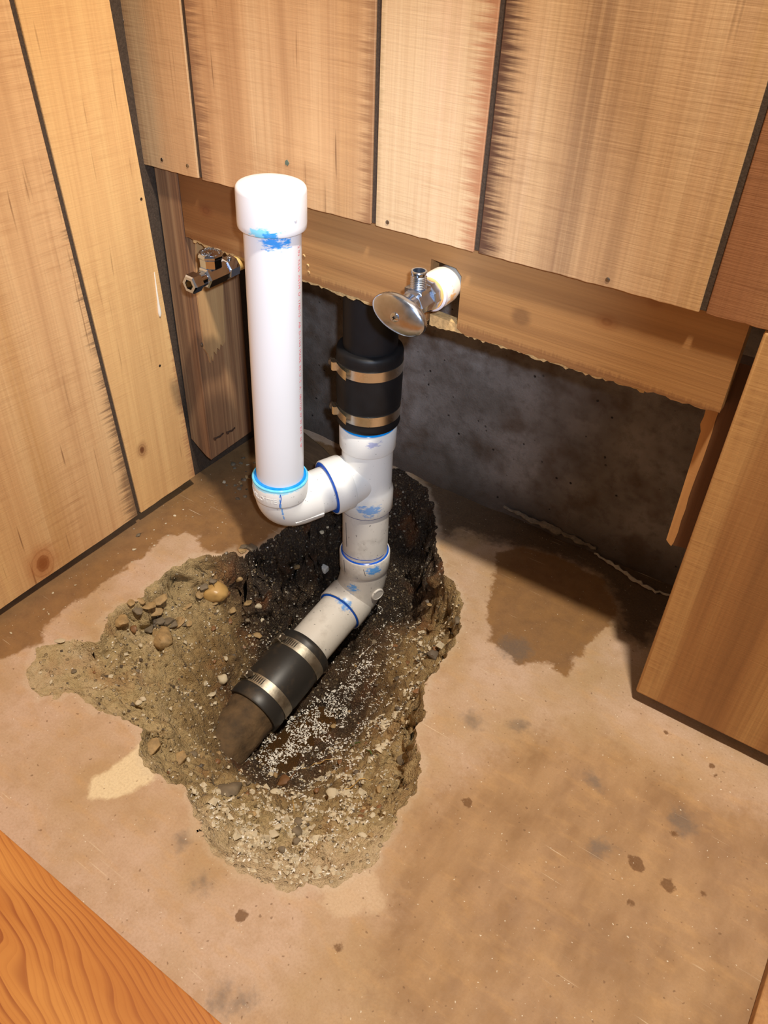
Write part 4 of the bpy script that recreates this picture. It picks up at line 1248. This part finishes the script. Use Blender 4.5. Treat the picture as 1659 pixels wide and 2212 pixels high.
# angular slab fragments along the broken left face
for i in range(26):
    t = random.random()
    x = 0.10 + 0.055 * t + random.uniform(-0.004, 0.03)
    y = -0.26 + 0.21 * t
    s = random.uniform(0.005, 0.011)
    col = random.choice(['tan', 'tan', 'grey'])
    stone('slab_fragment', x, y, (s * 1.3, s, s * 0.6), col, random.choice([1, 2, 3]), 'angular %s fragment along the %s of the left broken edge' % (col, 'far half' if t > 0.5 else 'near half'), 'fragments along the broken edge', sink=0.4)
# white cube of plastic
wb = obj('plastic_offcut', box(0.1910, 0.2020, 0.037, 0.047, gz(0.1965, 0.042) - 0.002, gz(0.1965, 0.042) + 0.008), m_white_chip, smooth=False,
         label='small white plastic offcut in the dark soil behind the bend', cat='offcut')
bevel(wb, 0.0015, 2)

rim_np = np.array(RIM)
cand = rng.uniform([0.09, -0.41, 0], [0.55, 0.12, 0], (4000, 3))[:, :2]
dd = rim_dist(cand[:, 0], cand[:, 1])
pipe_dx = np.abs(cand[:, 0] - 0.248)
ok = (dd > 0.012) & ~((pipe_dx < 0.045) & (cand[:, 1] > -0.27))
cand = cand[ok]
zz = ground(cand[:, 0], cand[:, 1])
for i in range(150):
    x, y = cand[i]
    front = y < -0.22
    s = random.uniform(0.0022, 0.0048) * (1.25 if random.random() < 0.15 else 1)
    col = random.choice(['white', 'white', 'tan', 'tan', 'grey', 'rust'] if front else ['tan', 'grey', 'dark', 'dark', 'rust', 'white'])
    stone('pebble', x, y, (s * random.uniform(0.9, 1.5), s, s * random.uniform(0.5, 0.9)), col, random.randint(0, 3),
          'small %s pebble %s' % ({'rust': 'rust-coloured', 'grey': 'grey', 'dark': 'dark brown', 'tan': 'tan', 'white': 'whitish'}[col],
                                  'in the pale gravel at the front of the hole' if front else ('on the left slope of the hole' if x < 0.2 and y < -0.06 else ('on the right slope of the hole' if x > 0.29 else 'in the dark soil at the back of the hole'))),
          'pebbles in the hole', sink=0.3, z=float(zz[i]))
# debris by the corner
for i in range(34):
    x = random.uniform(0.0, 0.075)
    y = random.uniform(0.0, 0.085) - 0.2 * x + 0.01
    s = random.uniform(0.0015, 0.0042)
    col = random.choice(['grey', 'dark', 'white', 'tan', 'grey'])
    stone('crumb', x, y, (s * 1.3, s, s * 0.6), col, random.randint(0, 3), '%s crumb on the floor under the corner stud' % {'grey': 'grey mortar', 'dark': 'dark dirt', 'white': 'whitish mortar', 'tan': 'tan mortar'}[col], 'crumbs under the corner stud', z=0.0)
for i in range(22):
    x = random.choice([random.uniform(0.02, 0.05), random.uniform(0.01, 0.12)])
    y = random.uniform(-0.36, -0.05)
    if rim_dist(np.array([x]), np.array([y]))[0] > -0.01: continue
    s = random.uniform(0.0008, 0.0018)
    stone('crumb', x, y, (s * 1.3, s, s * 0.6), 'white', random.randint(0, 3), 'tiny white crumb on the floor along the left wall', 'crumbs along the left wall', z=0.0)
# mortar ridge at the foot of the foundation wall
mr = []
for i in range(26):
    t = i / 25
    mr.append((0.545 + 0.115 * t, 0.206 - 0.028 * math.sin(t * 2.6) * t - 0.004 * random.random(), 0.002 + 0.002 * random.random()))
obj('mortar_ridge', sweep(mr, [0.0012 + 0.0035 * random.random() * math.sin(math.pi * (i + 0.5) / 26) for i in range(26)], 7), plain('pale_mortar', srgb(176, 164, 146), 0.8, 0, 0.2, 200, 0.5, 300),
    label='pale ragged ridge of mortar at the foot of the foundation wall', cat='mortar')
mr2 = []
for i in range(26):
    t = i / 25
    mr2.append((0.40 + 0.145 * t, 0.207 + 0.003 * random.random(), 0.012 - 0.004 * t + 0.003 * random.random()))
obj('mortar_ridge', sweep(mr2, [0.002 + 0.005 * random.random() * math.sin(math.pi * (i + 0.5) / 26) for i in range(26)], 7), plain('grey_mortar', srgb(120, 108, 92), 0.85, 0, 0.3, 200, 0.6, 300),
    label='grey crumbly mortar lip along the wall foot nearer the stack', cat='mortar')


# ------------------------------------------------------------------ countless small stuff
def scatter(name, blobs, kind, mat, label, cat, smin, smax, dz=0.0):
    V, F = [], []
    for (bx, by, sx, sy, cnt) in blobs:
        x = rng.normal(bx, sx, cnt)
        y = rng.normal(by, sy, cnt)
        d = rim_dist(x, y)
        z = np.maximum(ground(x, y), -0.1932)
        clump = fbm(np.stack([x, y, 0 * x], -1), 75.0, 2, 0.7) + rng.normal(0, 0.12, cnt)
        for i in range(cnt):
            if d[i] < 0.004 or clump[i] < -0.05: continue
            s = rng.uniform(smin, smax) * (1 + 0.9 * (rng.random() < 0.1))
            a, b, c = rng.uniform(0, 6.28, 3)
            Rm = Matrix.Rotation(a, 3, 'Z') @ Matrix.Rotation(rng.uniform(-0.5, 0.5), 3, 'X')
            if kind == 'flake':
                pts = [(-1, -0.45, 0), (1, -0.35, 0), (0.8, 0.5, 0.25), (-0.7, 0.45, 0.15), (0, 0, 0.55)]
                fs = [(0, 1, 4), (1, 2, 4), (2, 3, 4), (3, 0, 4)]
            else:
                pts = [(1, 0, 0), (-0.9, 0.2, 0), (0.1, 1, 0), (0, -0.9, 0.1), (0.1, 0.1, 0.8), (0, 0, -0.7)]
                fs = [(0, 2, 4), (2, 1, 4), (1, 3, 4), (3, 0, 4), (2, 0, 5), (1, 2, 5), (3, 1, 5), (0, 3, 5)]
            k = len(V)
            for p in pts:
                j = rng.uniform(0.7, 1.3, 3)
                q = Rm @ Vector((p[0] * j[0], p[1] * j[1], p[2] * j[2])) * s
                V.append((x[i] + q.x, y[i] + q.y, z[i] + q.z + 0.0004 + dz))
            F += [tuple(t + k for t in f) for f in fs]
    return obj(name, (V, F), mat, smooth=False, label=label, cat=cat, kind='stuff')


scatter('plastic_shavings', [(0.296, 0.061, 0.022, 0.02, 420), (0.345, 0.03, 0.02, 0.02, 160), (0.330, -0.05, 0.025, 0.03, 900), (0.322, -0.105, 0.022, 0.03, 1100), (0.310, -0.165, 0.022, 0.03, 1200),
                             (0.318, -0.215, 0.030, 0.02, 800), (0.375, -0.13, 0.03, 0.04, 700), (0.40, -0.19, 0.03, 0.03, 600), (0.44, -0.16, 0.025, 0.05, 420), (0.43, -0.27, 0.05, 0.04, 900),
                             (0.46, -0.35, 0.04, 0.03, 900), (0.40, -0.375, 0.03, 0.02, 420), (0.20, -0.12, 0.03, 0.05, 260), (0.17, -0.03, 0.02, 0.05, 160), (0.17, -0.25, 0.05, 0.05, 120)],
        'flake', m_white_chip, 'tiny white plastic shavings sprinkled over the wet soil', 'shavings', 0.00045, 0.0014)
scatter('pale_chips', [(0.43, -0.29, 0.05, 0.045, 260), (0.46, -0.35, 0.045, 0.03, 420), (0.40, -0.37, 0.03, 0.02, 200), (0.45, -0.18, 0.025, 0.05, 260), (0.44, -0.10, 0.02, 0.05, 160), (0.38, -0.2, 0.03, 0.03, 60)],
        'grit', m_flake, 'pale stone chips strewn at the front of the hole', 'chips', 0.0016, 0.0036)
scatter('gravel_grit', [(0.42, -0.30, 0.06, 0.06, 900), (0.44, -0.10, 0.03, 0.07, 700), (0.40, -0.02, 0.035, 0.03, 500), (0.20, -0.25, 0.07, 0.05, 600), (0.19, -0.10, 0.04, 0.06, 500), (0.46, -0.36, 0.05, 0.03, 600)],
        'grit', m_flake, 'fine pale grit lying over the dug soil', 'grit', 0.0007, 0.0019)
scatter('dark_grit', [(0.42, -0.28, 0.07, 0.07, 500), (0.42, -0.06, 0.04, 0.08, 500), (0.19, -0.2, 0.06, 0.08, 600), (0.18, -0.04, 0.03, 0.06, 300)],
        'grit', m_st['dark'], 'fine dark grit lying over the dug soil', 'grit', 0.0008, 0.0022)

# shallow muddy water at the bottom
N = NT('muddy_water')
N.b.inputs['Transmission Weight'].default_value = 0.85
N.b.inputs['IOR'].default_value = 1.33
m_water = N.done(srgb(150, 112, 70), 0.06, 0, 0.5)
pw = []
for i in range(40):
    a = 2 * math.pi * i / 40
    r = 1 + 0.12 * math.sin(3 * a + 1)
    ct = 0.075 * math.sin(a) * r
    pw.append((0.318 + 0.034 * math.cos(a) * r + 0.12 * ct, -0.175 + ct))
obj('puddle', prism(pw, -0.225, -0.1935, lambda a, b, d: (a, b, d)), m_water, smooth=False, label='murky brown water puddle beside the lower coupling', cat='puddle')

# bits of straw and grass
straws = [((0.352, -0.205, 0.0), (0.392, -0.185, 0.0), 'tan', 'thin tan straw near the orange underwater stone'), ((0.452, -0.25, 0.0), (0.475, -0.225, 0), 'tan', 'thin tan straw by the angular white chip'),
          ((0.396, -0.162, 0.0), (0.410, -0.158, 0), 'green', 'short green grass blade right of the puddle'), ((0.430, -0.175, 0), (0.446, -0.185, 0), 'green', 'green grass blade below the blocky rock'),
          ((0.425, -0.330, 0), (0.440, -0.345, 0), 'dark', 'dark twig beside the white chips at the front'), ((0.40, -0.28, 0), (0.418, -0.30, 0), 'tan', 'thin tan straw above the rounded grey stone')]
m_straw = {'tan': plain('straw_tan', srgb(196, 160, 96), 0.7), 'green': plain('grass_green', srgb(88, 112, 52), 0.6), 'dark': plain('twig_dark', srgb(58, 50, 40), 0.7)}
for p0, p1, c, lab in straws:
    pts = []
    for i in range(7):
        t = i / 6
        x = p0[0] + (p1[0] - p0[0]) * t
        y = p0[1] + (p1[1] - p0[1]) * t + 0.002 * math.sin(t * 3)
        pts.append((x, y, gz(x, y) + 0.0022))
    obj('straw', sweep(pts, [0.0004, 0.0007, 0.0008, 0.0008, 0.0007, 0.0006, 0.0003], 6), m_straw[c], label=lab, cat='straw')
# curls of sawdust on the board
for i, (x, z) in enumerate(((0.1972, 0.397), (0.2101, 0.3924), (0.2112, 0.3847), (0.205, 0.402))):
    pts = [(x + 0.0018 * math.cos(a * 1.1), 0.0046, z + 0.0022 * math.sin(a)) for a in [k * 0.6 for k in range(5)]]
    obj('wood_shaving', sweep(pts, [0.0004, 0.0008, 0.0009, 0.0007, 0.0003], 6), m_rawedge, board)
